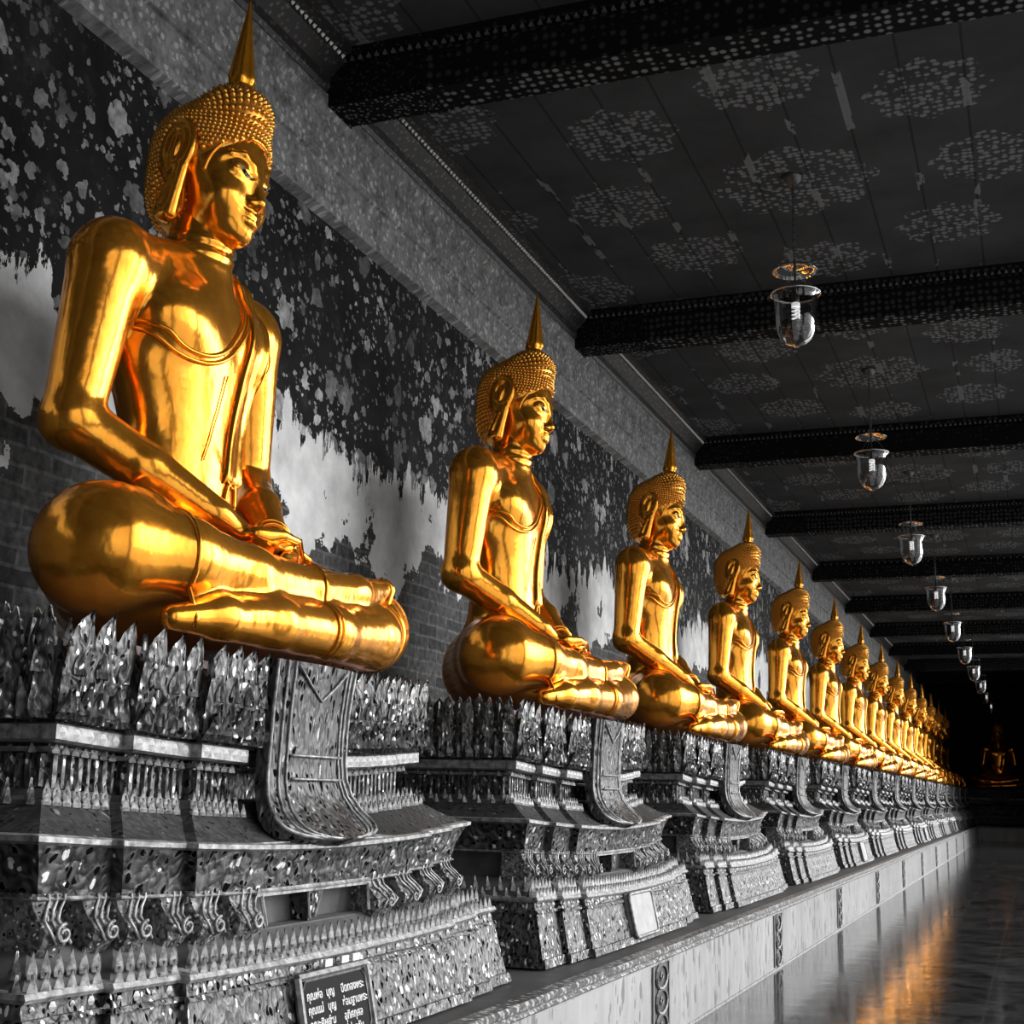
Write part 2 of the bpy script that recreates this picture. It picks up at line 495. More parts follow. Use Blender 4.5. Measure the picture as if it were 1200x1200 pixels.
struct(MB().box(X_CURB - .02, X_COL + .8, Y_BACK, Y_FARWALL, -.2, 0).build('floor', M['floor']), 'dark polished stone floor mirroring the pale curb', 'floor')
struct(MB().box(X_WALL - .4, X_WALL, Y_BACK, Y_FARWALL + .4, -.2, 7).build('wall_left', M['wall']), 'dark flower-painted wall flaking to plaster and brick behind the statues', 'wall')
struct(MB().box(X_WALL, X_COL + .8, Y_FARWALL, Y_FARWALL + .4, -.2, 7).build('wall_end', M['far']), 'wall closing the far end of the gallery, its darkness painted in', 'wall')
struct(MB().box(X_WALL, X_COL + .8, Y_BACK - .4, Y_BACK, -.2, 7).build('light_blocking_wall_back', M['far']), 'unseen wall added behind the viewer to block light', 'wall')  # out of view, added to shut out light from behind
struct(MB().box(X_WALL, X_COL + .8, Y_BACK, Y_FARWALL, Z_CEIL, Z_CEIL + .3).build('ceiling', M['ceiling']), 'dark board ceiling stencilled with pale star medallions', 'ceiling')

# frieze: a stepped worn stucco band under the cornice
prof = [(X_WALL, 5.30), (X_FRIEZE + .015, 5.33), (X_FRIEZE + .015, 5.39), (X_FRIEZE - .01, 5.40), (X_FRIEZE - .01, 5.66), (X_FRIEZE + .01, 5.67), (X_FRIEZE + .01, 5.72), (X_FRIEZE - .01, 5.73), (X_FRIEZE - .01, 6.02), (X_FRIEZE + .02, 6.05), (X_FRIEZE + .02, 6.14), (X_WALL, 6.14)]
b = MB(); b.loft([[(x, Y_BACK, z) for x, z in prof], [(x, Y_FARWALL, z) for x, z in prof]])
struct(b.build('trim_1', M['frieze']), 'worn pale stucco frieze band along the top of the wall', 'frieze')

# ceiling beams and, between them, the wall cornice with its bead row
n_beams = 12
for i in range(-1, n_beams - 1):
    y0 = Y_BEAM + BAY * i
    b = MB()
    b.box(X_FRIEZE, X_COL + .1, y0, y0 + .31, Z_BEAM, Z_CEIL)
    b.box(X_FRIEZE, X_COL + .1, y0 - .05, y0, Z_CEIL - .05, Z_CEIL)
    b.box(X_FRIEZE, X_COL + .1, y0 + .31, y0 + .36, Z_CEIL - .05, Z_CEIL)
    b.box(X_FRIEZE, X_COL + .1, y0 - .02, y0, Z_BEAM + .245, Z_BEAM + .27)
    b.box(X_FRIEZE, X_FRIEZE + .03, y0 - .015, y0 + .325, Z_BEAM - .006, Z_BEAM + .24)
    b.box(X_FRIEZE + .7, X_FRIEZE + .78, y0 - .012, y0 + .322, Z_BEAM - .008, Z_BEAM + .24)
    bo = b.build('ceiling_beam', M['beam'])
    struct(bo, '%s dark stencilled ceiling beam from the near end' % ORD[i + 1], 'beam')
    if i < 8:
        # dentil row on the face of the beam that looks back at the viewer
        step = .062 if i < 4 else .124
        b = MB(); x = X_FRIEZE + .05
        while x < X_COL:
            b.add([(x, y0 - .02, Z_BEAM + .31), (x + .032, y0 - .02, Z_BEAM + .31), (x + .016, y0 - .02, Z_BEAM + .345), (x, y0, Z_BEAM + .31), (x + .032, y0, Z_BEAM + .31), (x + .016, y0, Z_BEAM + .345)],
                  [(0, 1, 2), (3, 5, 4), (0, 3, 4, 1), (1, 4, 5, 2), (2, 5, 3, 0)])
            x += step
        b.build('dentil_row', M['beads'], bo)
    ya, yb = y0 + .36, y0 + BAY - .05
    prof = [(X_WALL, 6.14), (X_FRIEZE + .03, 6.14), (X_FRIEZE + .05, 6.17), (X_FRIEZE + .05, 6.24), (X_FRIEZE + .14, 6.32), (X_FRIEZE + .15, 6.33), (X_FRIEZE + .15, 6.38), (X_FRIEZE + .20, 6.40), (X_FRIEZE + .20, Z_CEIL), (X_WALL, Z_CEIL)]
    b = MB(); b.loft([[(x, ya, z) for x, z in prof], [(x, yb, z) for x, z in prof]])
    cc = b.build('wall_cornice', M['cornice'])
    struct(cc, 'dark moulded cornice with a pale bead row in the %s bay from the near end' % ORD[i + 1], 'cornice')
    if -1 <= i < 7:
        b = MB(); y = ya + .04; st = .056 if i < 2 else .1
        while y < yb - .03:
            h = .02
            c0 = (X_FRIEZE + .165, y, 6.355)
            b.add([(c0[0] + h, c0[1], c0[2]), (c0[0] - h, c0[1], c0[2]), (c0[0], c0[1] + h, c0[2]), (c0[0], c0[1] - h, c0[2]), (c0[0], c0[1], c0[2] + h), (c0[0], c0[1], c0[2] - h)],
                  [(0, 2, 4), (2, 1, 4), (1, 3, 4), (3, 0, 4), (2, 0, 5), (1, 2, 5), (3, 1, 5), (0, 3, 5)])
            y += st
        b.build('bead_row', M['beads_white'], cc)

# raised platform: dark ledge top, white tiled curb, moulded edge, lattice panels
b = MB(); b.box(X_WALL, X_CURB - .012, Y_BACK, Y_FARWALL, -.2, Z_LEDGE - .01)
b.box(X_CURB - .012, X_COL + .8, Y_END + .012, Y_FARWALL, -.2, Z_LEDGE - .01)
pl = struct(b.build('platform', M['ledge']), 'raised platform with dark ledge carrying the pedestals', 'platform')
b = MB(); b.box(X_CURB - .012, X_CURB, Y_BACK, Y_END, 0, Z_LEDGE - .07); b.box(X_CURB - .012, X_COL + .8, Y_END, Y_END + .012, 0, Z_LEDGE - .07)
b.build('tiled_face', M['curb'], pl)
prof = [(X_CURB - .05, 0), (X_CURB + .012, 0), (X_CURB + .012, .018), (X_CURB - .05, .018)]
prof2 = [(-.06, -.075), (.010, -.075), (.022, -.065), (.010, -.052), (.010, -.045), (.03, -.032), (.032, -.012), (.02, .0), (-.06, .0)]
b = MB()
b.loft([[(X_CURB + x, Y_BACK, Z_LEDGE + z) for x, z in prof2], [(X_CURB + x, Y_END - .03, Z_LEDGE + z) for x, z in prof2]])
b.loft([[(X_CURB, Y_END - x, Z_LEDGE + z) for x, z in prof2], [(X_COL + .8, Y_END - x, Z_LEDGE + z) for x, z in prof2]])
b.build('moulded_edge', M['moulding'], pl)
b = MB(); b.loft([[(x, Y_BACK, z) for x, z in prof], [(x, Y_END, z) for x, z in prof]])
b.build('foot_fillet', M['edging'], pl)
for i in range(13):
    yc = 12.635 - 2 * S + S * i
    b = MB(); w = .19; z0, z1 = .03, Z_LEDGE - .095
    b.box(X_CURB - .004, X_CURB + .004, yc - w, yc + w, z0, z1, 0)
    for k in range(3):                                   # pierced diamond lattice
        zc = z0 + (k + .5) * (z1 - z0) / 3; hh = (z1 - z0) / 6
        for sy in (0,):
            q = [(X_CURB + .010, yc + .13 * math.cos(t), zc + hh * .98 * math.sin(t)) for t in np.linspace(0, 2 * PI, 13)[:-1]]
            b.tube(q, .011, 5, closed=True, mi=1)
            b.tube([(X_CURB + .010, yc - .03, zc), (X_CURB + .012, yc, zc + .03), (X_CURB + .010, yc + .03, zc), (X_CURB + .012, yc, zc - .03)], .007, 5, closed=True, mi=1)
    for s in (-1, 1):
        b.box(X_CURB, X_CURB + .012, yc + s * w - .012, yc + s * w + .012, z0, z1, 1)
    b.build('lattice_panel', None, pl, mats=[M['dark'], M['lattice']])

# the open side: square pillars, lintel; unseen wall added to darken the far end
y_solid0, y_solid1 = Y_BACK, 50.0
struct(MB().box(X_COL, X_COL + .5, y_solid1, Y_FARWALL, 0, Z_CEIL).build('light_blocking_wall_far', M['far']), 'unseen solid wall added to keep the far right end dark', 'wall')
struct(MB().box(X_COL, X_COL + .5, y_solid0, y_solid1, 5.75, Z_CEIL).build('lintel', M['column']), 'plastered lintel over the pillars on the open side', 'lintel')
for i in range(-2, 8):
    yc = Y_BEAM + .155 + BAY * i
    b = MB()
    b.box(X_COL - .02, X_COL + .52, yc - .32, yc + .32, 0, 5.75)
    b.box(X_COL - .08, X_COL + .58, yc - .38, yc + .38, 0, .45)
    b.box(X_COL - .07, X_COL + .57, yc - .37, yc + .37, 5.4, 5.6)
    struct(b.build('pillar', M['column']), '%s square plastered pillar on the open side' % ORD[i + 2], 'pillar')
struct(MB().box(X_COL + .8, 60, -30, 90, -.6, -.5).build('ground', M['yard']), 'pale paved courtyard outside the gallery', 'ground')


# ================================================================== PEDESTALS
def plan(hx, hy, z, d=.045, e=.34, back=.88, recess=0.0, rw=.37):
    y1, y2 = hy - e, hy - 2 * e
    x1, x2 = hx + d, hx + 2 * d
    key = [(-back, -hy, 1), (hx, -hy, 2), (hx, -y1, 1), (x1, -y1, 2), (x1, -y2, 1), (x2, -y2, 3), (x2, -rw, 1), (x2 - recess, -rw, 5), (x2 - recess, rw, 1), (x2, rw, 3),
           (x2, y2, 1), (x1, y2, 2), (x1, y1, 1), (hx, y1, 2), (hx, hy, 1), (-back, hy, 1)]
    pts = []
    for i, (x, y, n) in enumerate(key):
        xn, yn, _ = key[(i + 1) % len(key)]
        for k in range(n):
            pts.append((x + (xn - x) * k / n, y + (yn - y) * k / n))
    return [(x, y, z - Z_LEDGE) for x, y in pts]

def sag(o):
    """the old mason's boat-belly line: every course dips towards the middle of the front"""
    n = len(o.data.vertices)
    c = np.empty(n * 3, np.float32); o.data.vertices.foreach_get('co', c); c = c.reshape(-1, 3)
    z = c[:, 2] + Z_LEDGE
    A = np.interp(z, [.565, .915, 1.15, 1.34, 1.6, 2.1], [0, .036, .046, .062, .072, .074])
    c[:, 2] -= A * (1 - np.clip(np.abs(c[:, 1]) / 1.62, 0, 1) ** 1.7)
    o.data.vertices.foreach_set('co', c.ravel()); o.data.update()

def facets(hx, hy, d=.045, e=.34, back=.88, gap=0.0):
    """edges that carry leaves: (x, y, tangent, normal, length)"""
    y1, y2 = hy - e, hy - 2 * e
    out = [((hx, -hy), (hx, -y1)), ((hx + d, -y1), (hx + d, -y2)), ((hx + d, y2), (hx + d, y1)), ((hx, y1), (hx, hy))]
    x2 = hx + 2 * d
    if gap > 0:
        out += [((x2, -y2), (x2, -gap)), ((x2, gap), (x2, y2))]
    else:
        out += [((x2, -y2), (x2, y2))]
    out += [((-back, -hy), (hx, -hy)), ((hx, hy), (-back, hy))]
    return out

def leaf(mb, p, t, n, w, h, depth, lean=0.0, belly=0.0, mi=0):
    if h > .2:
        ss = (0, .35, .66, .86, 1.0); hw = (.44, .5, .47, .30, .0)
    else:
        ss = (0, .22, .5, .78, 1.0); hw = (.44, .5, .34, .15, .0)
    bl = (0, .8, 1.0, .45, .0)
    V = []; hook = .32 * w if h > .2 else 0
    for s, a, q in zip(ss, hw, bl):
        o = belly * q + lean * s * s
        z = p[2] + h * s
        base = (p[0] + n[0] * o + t[0] * hook * s ** 4, p[1] + n[1] * o + t[1] * hook * s ** 4)
        rd = depth * (1 - .75 * s)
        V.append((base[0] - t[0] * a * w, base[1] - t[1] * a * w, z))
        V.append((base[0] + n[0] * rd, base[1] + n[1] * rd, z + (.02 * h if s == 1 else 0)))
        V.append((base[0] + t[0] * a * w, base[1] + t[1] * a * w, z))
        V.append((base[0] - n[0] * depth * .35, base[1] - n[1] * depth * .35, z))
    F = []
    for i in range(4):
        b = i * 4; c = b + 4
        F += [(b, b + 1, c + 1, c), (b + 1, b + 2, c + 2, c + 1), (b + 2, b + 3, c + 3, c + 2), (b + 3, b, c, c + 3)]
    mb.add(V, F, mi)
    if h > .3:                                   # inner petal standing off the outer one
        leaf(mb, (p[0] + n[0] * depth * .75, p[1] + n[1] * depth * .75, p[2] + .03 * h), t, n, w * .52, h * .29, depth * .8, belly, 0, mi)
        leaf(mb, (p[0] + n[0] * (depth * .7 + belly), p[1] + n[1] * (depth * .7 + belly), p[2] + .36 * h), t, n, w * .5, h * .29, depth * .8, 0, 0, mi)
        for q in (-1, 1):
            leaf(mb, (p[0] + n[0] * belly * .7 + t[0] * q * w * .36, p[1] + n[1] * belly * .7 + t[1] * q * w * .36, p[2] + .62 * h), t, n, w * .3, h * .27, depth * .9, .006, 0, mi)

def leaf_row(mb, fac, z, pitch, w, h, depth, lean=0.0, belly=0.0, shift=0.0, inset=0.0, coarse=1.0, mi=0):
    for (a, c) in fac:
        a = np.array(a); c = np.array(c); L = np.linalg.norm(c - a); t = (c - a) / L; n = np.array((t[1], -t[0]))
        pt = pitch * (coarse if abs(n[1]) > .5 else 1)
        k = max(1, int(round(L / pt))); st = L / k
        for j in range(k + (0 if shift == 0 else -1)):
            q = a + t * st * (j + .5 + shift) - n * inset
            leaf(mb, (q[0], q[1], z - Z_LEDGE), t, n, w * st / pt, h * (1 + .04 * random.uniform(-1, 1)), depth, lean, belly, mi)

def make_pedestal():
    root = empty('carved_pedestal', (0, 0, 0))
    D = .035
    # plinth with slanted faces and a border band at head and foot
    b = MB()
    b.loft([plan(.925, 1.79, .565, D), plan(.915, 1.785, .61, D)])
    b.loft([plan(.90, 1.775, .61, D), plan(.845, 1.735, .845, D)])
    b.loft([plan(.86, 1.745, .845, D), plan(.85, 1.74, .86, D)])
    b.loft([plan(.838, 1.73, .86, D), plan(.828, 1.725, .905, D)])
    for (p0, c) in facets(.836, 1.73, D):
        p0 = np.array(p0); c = np.array(c); L = np.linalg.norm(c - p0); t = (c - p0) / L; n = np.array((t[1], -t[0]))
        if abs(n[1]) > .5: continue
        k = max(1, int(L / .085))
        for j in range(k):
            q = p0 + t * L * (j + .5) / k
            z = .883 - Z_LEDGE; r = .016 if j % 2 else .010
            V = [(q[0] + n[0] * .012, q[1] + n[1] * .012, z)] + [(q[0] + t[0] * r * math.cos(u), q[1] + t[1] * r * math.cos(u), z + r * math.sin(u)) for u in np.linspace(0, 2 * PI, 7)[:-1]]
            b.add(V, [(0, 1 + m, 1 + (m + 1) % 6) for m in range(6)], 1)
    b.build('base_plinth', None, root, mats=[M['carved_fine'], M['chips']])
    b = MB()
    b.loft([plan(.845, 1.735, .903, D), plan(.855, 1.74, .915, D), plan(.845, 1.735, .93, D)])
    b.build('plinth_edge', M['edging'], root)
    # two rows of pointed leaves
    b = MB()
    b.loft([plan(.80, 1.69, .925, D), plan(.775, 1.655, .955, D), plan(.73, 1.60, .985, .045), plan(.66, 1.52, 1.02, .045)])
    leaf_row(b, facets(.835, 1.72, D), .918, .056, .046, .060, .015, -.004, coarse=1.3, mi=1)
    leaf_row(b, facets(.785, 1.665, .04), .955, .058, .046, .074, .015, -.004, coarse=1.3, mi=1)
    b.build('leaf_cresting', None, root, mats=[M['plaster_grey'], M['spike']])
    # lion-leg waist: dark recess, upper frieze, legs with scrolls
    b = MB(); b.loft([plan(.58, 1.44, 1.0), plan(.60, 1.45, 1.25)])
    b.build('waist_core', M['plaster_grey'], root)
    b = MB()
    b.loft([plan(.685, 1.525, 1.165), plan(.69, 1.53, 1.19), plan(.71, 1.56, 1.27), plan(.735, 1.60, 1.325)])
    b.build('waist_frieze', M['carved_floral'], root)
    b = MB()
    b.loft([plan(.735, 1.60, 1.322), plan(.752, 1.62, 1.33), plan(.752, 1.62, 1.346), plan(.73, 1.60, 1.352)])
    b.loft([plan(.690, 1.530, 1.158), plan(.700, 1.540, 1.164), plan(.692, 1.532, 1.172)])
    b.build('waist_edge', M['edging'], root)
    hx, hy, e, d = .69, 1.53, .34, .045
    y1, y2 = hy - e, hy - 2 * e
    legs = []
    for s in (-1, 1):
        legs += [(hx, s * (hy - .055), .11), (hx, s * (y1 + .055), .11), (hx + d, s * (y1 - .055), .11), (hx + d, s * (y2 + .055), .11),
                 (hx + 2 * d, s * (y2 - .065), .13), (hx + 2 * d, s * .535, .16)]
    lv = [(1.00, .02, 1.0), (1.04, .050, 1.0), (1.075, .055, .97), (1.105, .025, .92), (1.135, .004, .92), (1.160, .0, 1.02), (1.18, .004, 1.12)]
    for (xf, yc, w) in legs:
        b = MB(); rings = []
        for z, o, q in lv:
            sh = (1 if yc > 0 else -1) * .02 * (q - .8)
            y0, ya = yc - w * q / 2 + sh, yc + w * q / 2 + sh
            rings.append([(xf - .14, y0, z - Z_LEDGE), (xf + o - .015, y0, z - Z_LEDGE), (xf + o, (y0 + ya) / 2 - w * .2, z - Z_LEDGE), (xf + o, (y0 + ya) / 2 + w * .2, z - Z_LEDGE), (xf + o - .015, ya, z - Z_LEDGE), (xf - .14, ya, z - Z_LEDGE)])
        b.loft(rings)
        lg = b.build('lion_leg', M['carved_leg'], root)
        b = MB(); sg = 1 if yc > 0 else -1
        for q in (-.30, 0.0, .30):
            sp = []
            for z, o, k in lv[1:]:
                sp.append((xf + o + .004, yc + q * w * k + sg * (.028 * math.sin((z - 1.05) * 42)), z - Z_LEDGE))
            b.tube(sp, .0055, 5)
        sp = [(xf + .064, yc + sg * (.012 + .022 * u) * math.cos(u * 8), 1.068 + (.008 + .022 * u) * math.sin(u * 8) - Z_LEDGE) for u in np.linspace(0, 1, 16)]
        b.tube(sp, .006, 5)
        b.build('scroll', M['edging'], lg, smooth=True)
    # V pendant and lintel strip over the middle opening
    b = MB(); xf = hx + 2 * d
    b.loft([[(xf - .10, -.016, 1.03 - Z_LEDGE), (xf - .03, -.016, 1.03 - Z_LEDGE), (xf - .03, .016, 1.03 - Z_LEDGE), (xf - .10, .016, 1.03 - Z_LEDGE)],
            [(xf - .10, -.06, 1.17 - Z_LEDGE), (xf - .005, -.06, 1.17 - Z_LEDGE), (xf - .005, .06, 1.17 - Z_LEDGE), (xf - .10, .06, 1.17 - Z_LEDGE)]])
    b.build('pendant', M['carved_fine'], root)
    b = MB()
    b.box(xf - .05, xf + .004, -.47, .47, 1.145 - Z_LEDGE, 1.172 - Z_LEDGE)
    for s in (-1, 1):
        b.tube([(xf - .012, s * .055, 1.15 - Z_LEDGE), (xf - .02, s * .02, 1.04 - Z_LEDGE)], .006, 5)
        b.tube([(xf + .002, s * .425, 1.15 - Z_LEDGE), (xf + .02, s * .41, 1.04 - Z_LEDGE)], .008, 5)
    b.build('opening_edge', M['edging'], root)
    # sloping cover
    b = MB(); b.loft([plan(.735, 1.60, 1.346), plan(.66, 1.51, 1.385), plan(.575, 1.41, 1.445)])
    b.build('sloping_cover', M['carved_slope'], root)
    # upper cresting
    b = MB()
    b.loft([plan(.555, 1.385, 1.44), plan(.54, 1.37, 1.46), plan(.505, 1.32, 1.475), plan(.485, 1.29, 1.50)])
    leaf_row(b, facets(.575, 1.41, gap=.37), 1.444, .046, .040, .050, .014, -.004, coarse=2, mi=1)
    leaf_row(b, facets(.540, 1.37, gap=.37), 1.466, .046, .040, .062, .014, -.004, coarse=2, mi=1)
    b.build('upper_cresting', None, root, mats=[M['plaster_grey'], M['spike']])
    # colonnade band
    b = MB(); b.loft([plan(.47, 1.275, 1.44, recess=.2), plan(.47, 1.275, 1.66, recess=.2)])
    for (a, c) in facets(.475, 1.28, gap=.37):
        a = np.array(a); c = np.array(c); L = np.linalg.norm(c - a); t = (c - a) / L; n = np.array((t[1], -t[0]))
        k = max(1, int(round(L / .042)))
        for j in range(k):
            q = a + t * L * (j + .5) / k
            w = .015 if j % 3 else .021
            o = .016
            V = []
            for z in (1.505, 1.612):
                V += [(q[0] - t[0] * w - n[0] * .01, q[1] - t[1] * w - n[1] * .01, z - Z_LEDGE), (q[0] - t[0] * w * .5 + n[0] * o, q[1] - t[1] * w * .5 + n[1] * o, z - Z_LEDGE),
                      (q[0] + t[0] * w * .5 + n[0] * o, q[1] + t[1] * w * .5 + n[1] * o, z - Z_LEDGE), (q[0] + t[0] * w - n[0] * .01, q[1] + t[1] * w - n[1] * .01, z - Z_LEDGE)]
            b.add(V, [(0, 1, 5, 4), (1, 2, 6, 5), (2, 3, 7, 6), (3, 0, 4, 7), (0, 3, 2, 1), (4, 5, 6, 7)])
    b.build('colonnade', M['carved_leaf'], root)
    b = MB()
    b.loft([plan(.50, 1.30, 1.618, recess=.1), plan(.515, 1.315, 1.632, recess=.1)])
    leaf_row(b, facets(.515, 1.315, gap=.37), 1.612, .05, .04, .03, .016, coarse=3)
    b.loft([plan(.55, 1.345, 1.645, recess=.1), plan(.568, 1.362, 1.652, recess=.1), plan(.568, 1.362, 1.698, recess=.1), plan(.55, 1.345, 1.706, recess=.1)])
    for (p0, c) in facets(.568, 1.362, gap=.37):
        p0 = np.array(p0); c = np.array(c); L = np.linalg.norm(c - p0); t = (c - p0) / L; n = np.array((t[1], -t[0]))
        if abs(n[1]) > .5: continue
        k = max(1, int(L / .06))
        for j in range(k):
            q = p0 + t * L * (j + .5) / k; r = .019; z = 1.675 - Z_LEDGE
            V = [(q[0] + n[0] * .012, q[1] + n[1] * .012, z)] + [(q[0] + t[0] * r * math.cos(u), q[1] + t[1] * r * math.cos(u), z + r * math.sin(u)) for u in np.linspace(0, 2 * PI, 7)[:-1]]
            b.add(V, [(0, 1 + m, 1 + (m + 1) % 6) for m in range(6)], 1)
    b.build('cornice_band', None, root, mats=[M['edging'], M['chips']])
    # lotus throne: tall upright petals over a curled row
    b = MB(); b.loft([plan(.535, 1.33, 1.70), plan(.56, 1.365, 1.73), plan(.575, 1.38, 1.80), plan(.555, 1.36, 1.90), plan(.535, 1.335, 1.975)])
    leaf_row(b, facets(.55, 1.355), 1.80, .098, .098, .28, .028, .035, -.005, shift=.5, inset=.03, coarse=1.3)
    leaf_row(b, facets(.57, 1.375), 1.735, .098, .106, .335, .032, .035, .012, coarse=1.3)
    b.build('lotus_petals', M['carved_leaf'], root)
    b = MB()
    leaf_row(b, facets(.575, 1.385), 1.712, .075, .08, .10, .045, .035, .02, coarse=1.6)
    leaf_row(b, facets(.570, 1.380), 1.712, .075, .07, .135, .035, .03, .01, shift=.5, coarse=1.6)
    b.build('curled_leaf_row', M['carved_leaf'], root)
    # plain seat under the figure
    b = MB(); b.loft([plan(.44, 1.13, 1.94, .02, .30), plan(.46, 1.15, 1.98, .02, .3), plan(.42, 1.12, Z_SEAT - .012, .02, .3)])
    b.build('seat_slab', M['seat'], root)
    for o in [c for c in bpy.data.objects if c.parent and (c.parent == root or c.parent.parent == root)]:
        sag(o)
    # cloth panel hanging down the middle of the front
    path = [(.735, 1.985, .325), (.725, 1.90, .318), (.715, 1.80, .312), (.71, 1.70, .310), (.708, 1.60, .314), (.712, 1.53, .325), (.73, 1.465, .345), (.765, 1.41, .37), (.80, 1.375, .385), (.83, 1.350, .375), (.853, 1.334, .345), (.870, 1.322, .29), (.882, 1.314, .22), (.890, 1.309, .13), (.894, 1.306, .03)]
    b = MB(); n = 13; V = []
    for side in (0, 1):
        for i, (x, z, w) in enumerate(path):
            for j in range(n):
                u = -1 + 2 * j / (n - 1)
                bow = .035 * (1 - u * u)
                V.append((x + bow - (.0 if side == 0 else .05 + bow * .6), u * w, z - Z_LEDGE - (0 if side == 0 else .03 * (i > 6))))
    F = []; m = len(path)
    for i in range(m - 1):
        for j in range(n - 1):
            q = i * n + j
            F.append((q, q + n, q + n + 1, q + 1))
            q += m * n
            F.append((q, q + 1, q + n + 1, q + n))
    edge = [j for j in range(n)] + [i * n + n - 1 for i in range(1, m)] + [(m - 1) * n + j for j in range(n - 2, -1, -1)] + [i * n for i in range(m - 2, 0, -1)]
    for k in range(len(edge)):
        a, c = edge[k], edge[(k + 1) % len(edge)]
        F.append((a, c, c + m * n, a + m * n))
    b.add(V, F)
    cl = b.build('hanging_cloth', M['carved_diaper'], root, smooth=True)
    autosmooth(cl, 40)
    b = MB()
    for sc in (.985, .80, .66):
        pts = []
        sel = path if sc > .9 else path[:-1]
        for s in (-1, 1):
            pp = [(x + .035 * (1 - sc * sc) + .003, s * sc * w, z - Z_LEDGE) for (x, z, w) in sel]
            pts += pp if s < 0 else pp[::-1]
        b.tube(pts, .008 if sc > .9 else .006, 5)
    for zz, x in ((1.62, .745), (1.53, .749)):
        b.tube([(x + .003 + .02 * (1 - (u / .2) ** 2) * .4, u, zz - Z_LEDGE) for u in np.linspace(-.2, .2, 7)], .006, 5)
    b.tube([(.765, -.2, 1.97 - Z_LEDGE), (.762, -.1, 1.90 - Z_LEDGE), (.758, 0, 1.84 - Z_LEDGE), (.762, .1, 1.90 - Z_LEDGE), (.765, .2, 1.97 - Z_LEDGE)], .006, 5)
    b.build('cloth_border', M['edging'], cl, smooth=True)
    return root

def pale_plaque(root, yc=0.0, w=.27, z0=.60, z1=.865):
    """flat tablet lying against the slanted plinth"""
    def at(y, z, o):
        x = .92 + 2 * .035 - (z - .58) * .22 + o
        return (x, y, z - Z_LEDGE)
    b = MB(); r = .035
    pts = []
    for (cy, cz, a0) in ((w - r, z1 - r, 0), (-w + r, z1 - r, 1), (-w + r, z0 + r, 2), (w - r, z0 + r, 3)):
        for k in range(4):
            a = (a0 + k / 3) * PI / 2
            pts.append((yc + cy + r * math.cos(a), cz + r * math.sin(a)))
    b.loft([[at(y, z, -.02) for y, z in pts], [at(y, z, .018) for y, z in pts]])
    o = b.build('plaque', M['plaque_pale'], root)
    b = MB(); b.tube([at(y, z, .018) for y, z in pts], .012, 6, closed=True); b.build('plaque_rim', M['edging'], o, smooth=True)
    return o

def sign_plaque(root, yc=-.165):
    w, z0, z1 = .245, .595, .815
    th = math.atan(.22)
    def at(y, z, o):
        x = .92 + 2 * .035 - (z - .58) * .22 + o
        return (x, y, z - Z_LEDGE)
    b = MB(); c = .03
    pts = [(yc - w + c, z0), (yc + w - c, z0), (yc + w, z0 + c), (yc + w, z1 - c), (yc + w - c, z1), (yc - w + c, z1), (yc - w, z1 - c), (yc - w, z0 + c)]
    b.loft([[at(y, z, -.02) for y, z in pts], [at(y, z, .016) for y, z in pts]])
    o = b.build('sign_panel', M['plaque_dark'], root)
    b = MB()
    q = [(yc - w - .02, z0 - .015), (yc + w + .02, z0 - .015), (yc + w + .02, z1 + .015), (yc - w - .02, z1 + .015)]
    for k in range(4):
        b.tube([at(*q[k], .014), at(*q[(k + 1) % 4], .014)], .016, 6)
    b.tube([at(y, z, .018) for y, z in pts], .004, 5, closed=True)
    b.build('sign_frame', M['frame'], o)
    b = MB()
    for y in (-.02, .11, .20):
        p = at(yc + y, z1 + .045, .012)
        b.box(p[0] - .006, p[0] + .004, p[1] - .028, p[1] + .028, p[2] - .013, p[2] + .013)
    b.build('white_tile', M['chips'], o)
    rows = [('คุณพ่อ', 'บุญ', 'ปิดทองพระ'), ('คุณแม่', 'บุญ', 'ซ่อมฐานพระ'), ('คณะศิษย์', 'ชุม', 'อุทิศกุศล'), ('ญาติมิตร', 'พี่น้อง', 'ผู้ล่วงลับ')]
    b = MB()
    for i, r in enumerate(rows):
        z = z1 - .065 - .048 * i
        for t, y in zip(r, (-.222, -.078, .035)):
            cu = bpy.data.curves.new('lettering', 'FONT'); cu.body = t; cu.size = .042; cu.extrude = .0008; cu.offset = .0006
            to = bpy.data.objects.new('lettering', cu); COL.objects.link(to)
            bpy.context.view_layer.update()
            me = bpy.data.meshes.new_from_object(to.evaluated_get(bpy.context.evaluated_depsgraph_get()))
            mt = Matrix.Translation(at(yc + y, z, .0185)) @ Matrix(((0, -math.sin(th), math.cos(th), 0), (1, 0, 0, 0), (0, math.cos(th), math.sin(th), 0), (0, 0, 0, 1)))
            b.add([tuple(mt @ v.co) for v in me.vertices], [tuple(p.vertices) for p in me.polygons])
            bpy.data.objects.remove(to); bpy.data.meshes.remove(me)
    b.build('lettering', M['letters'], o)
    return o

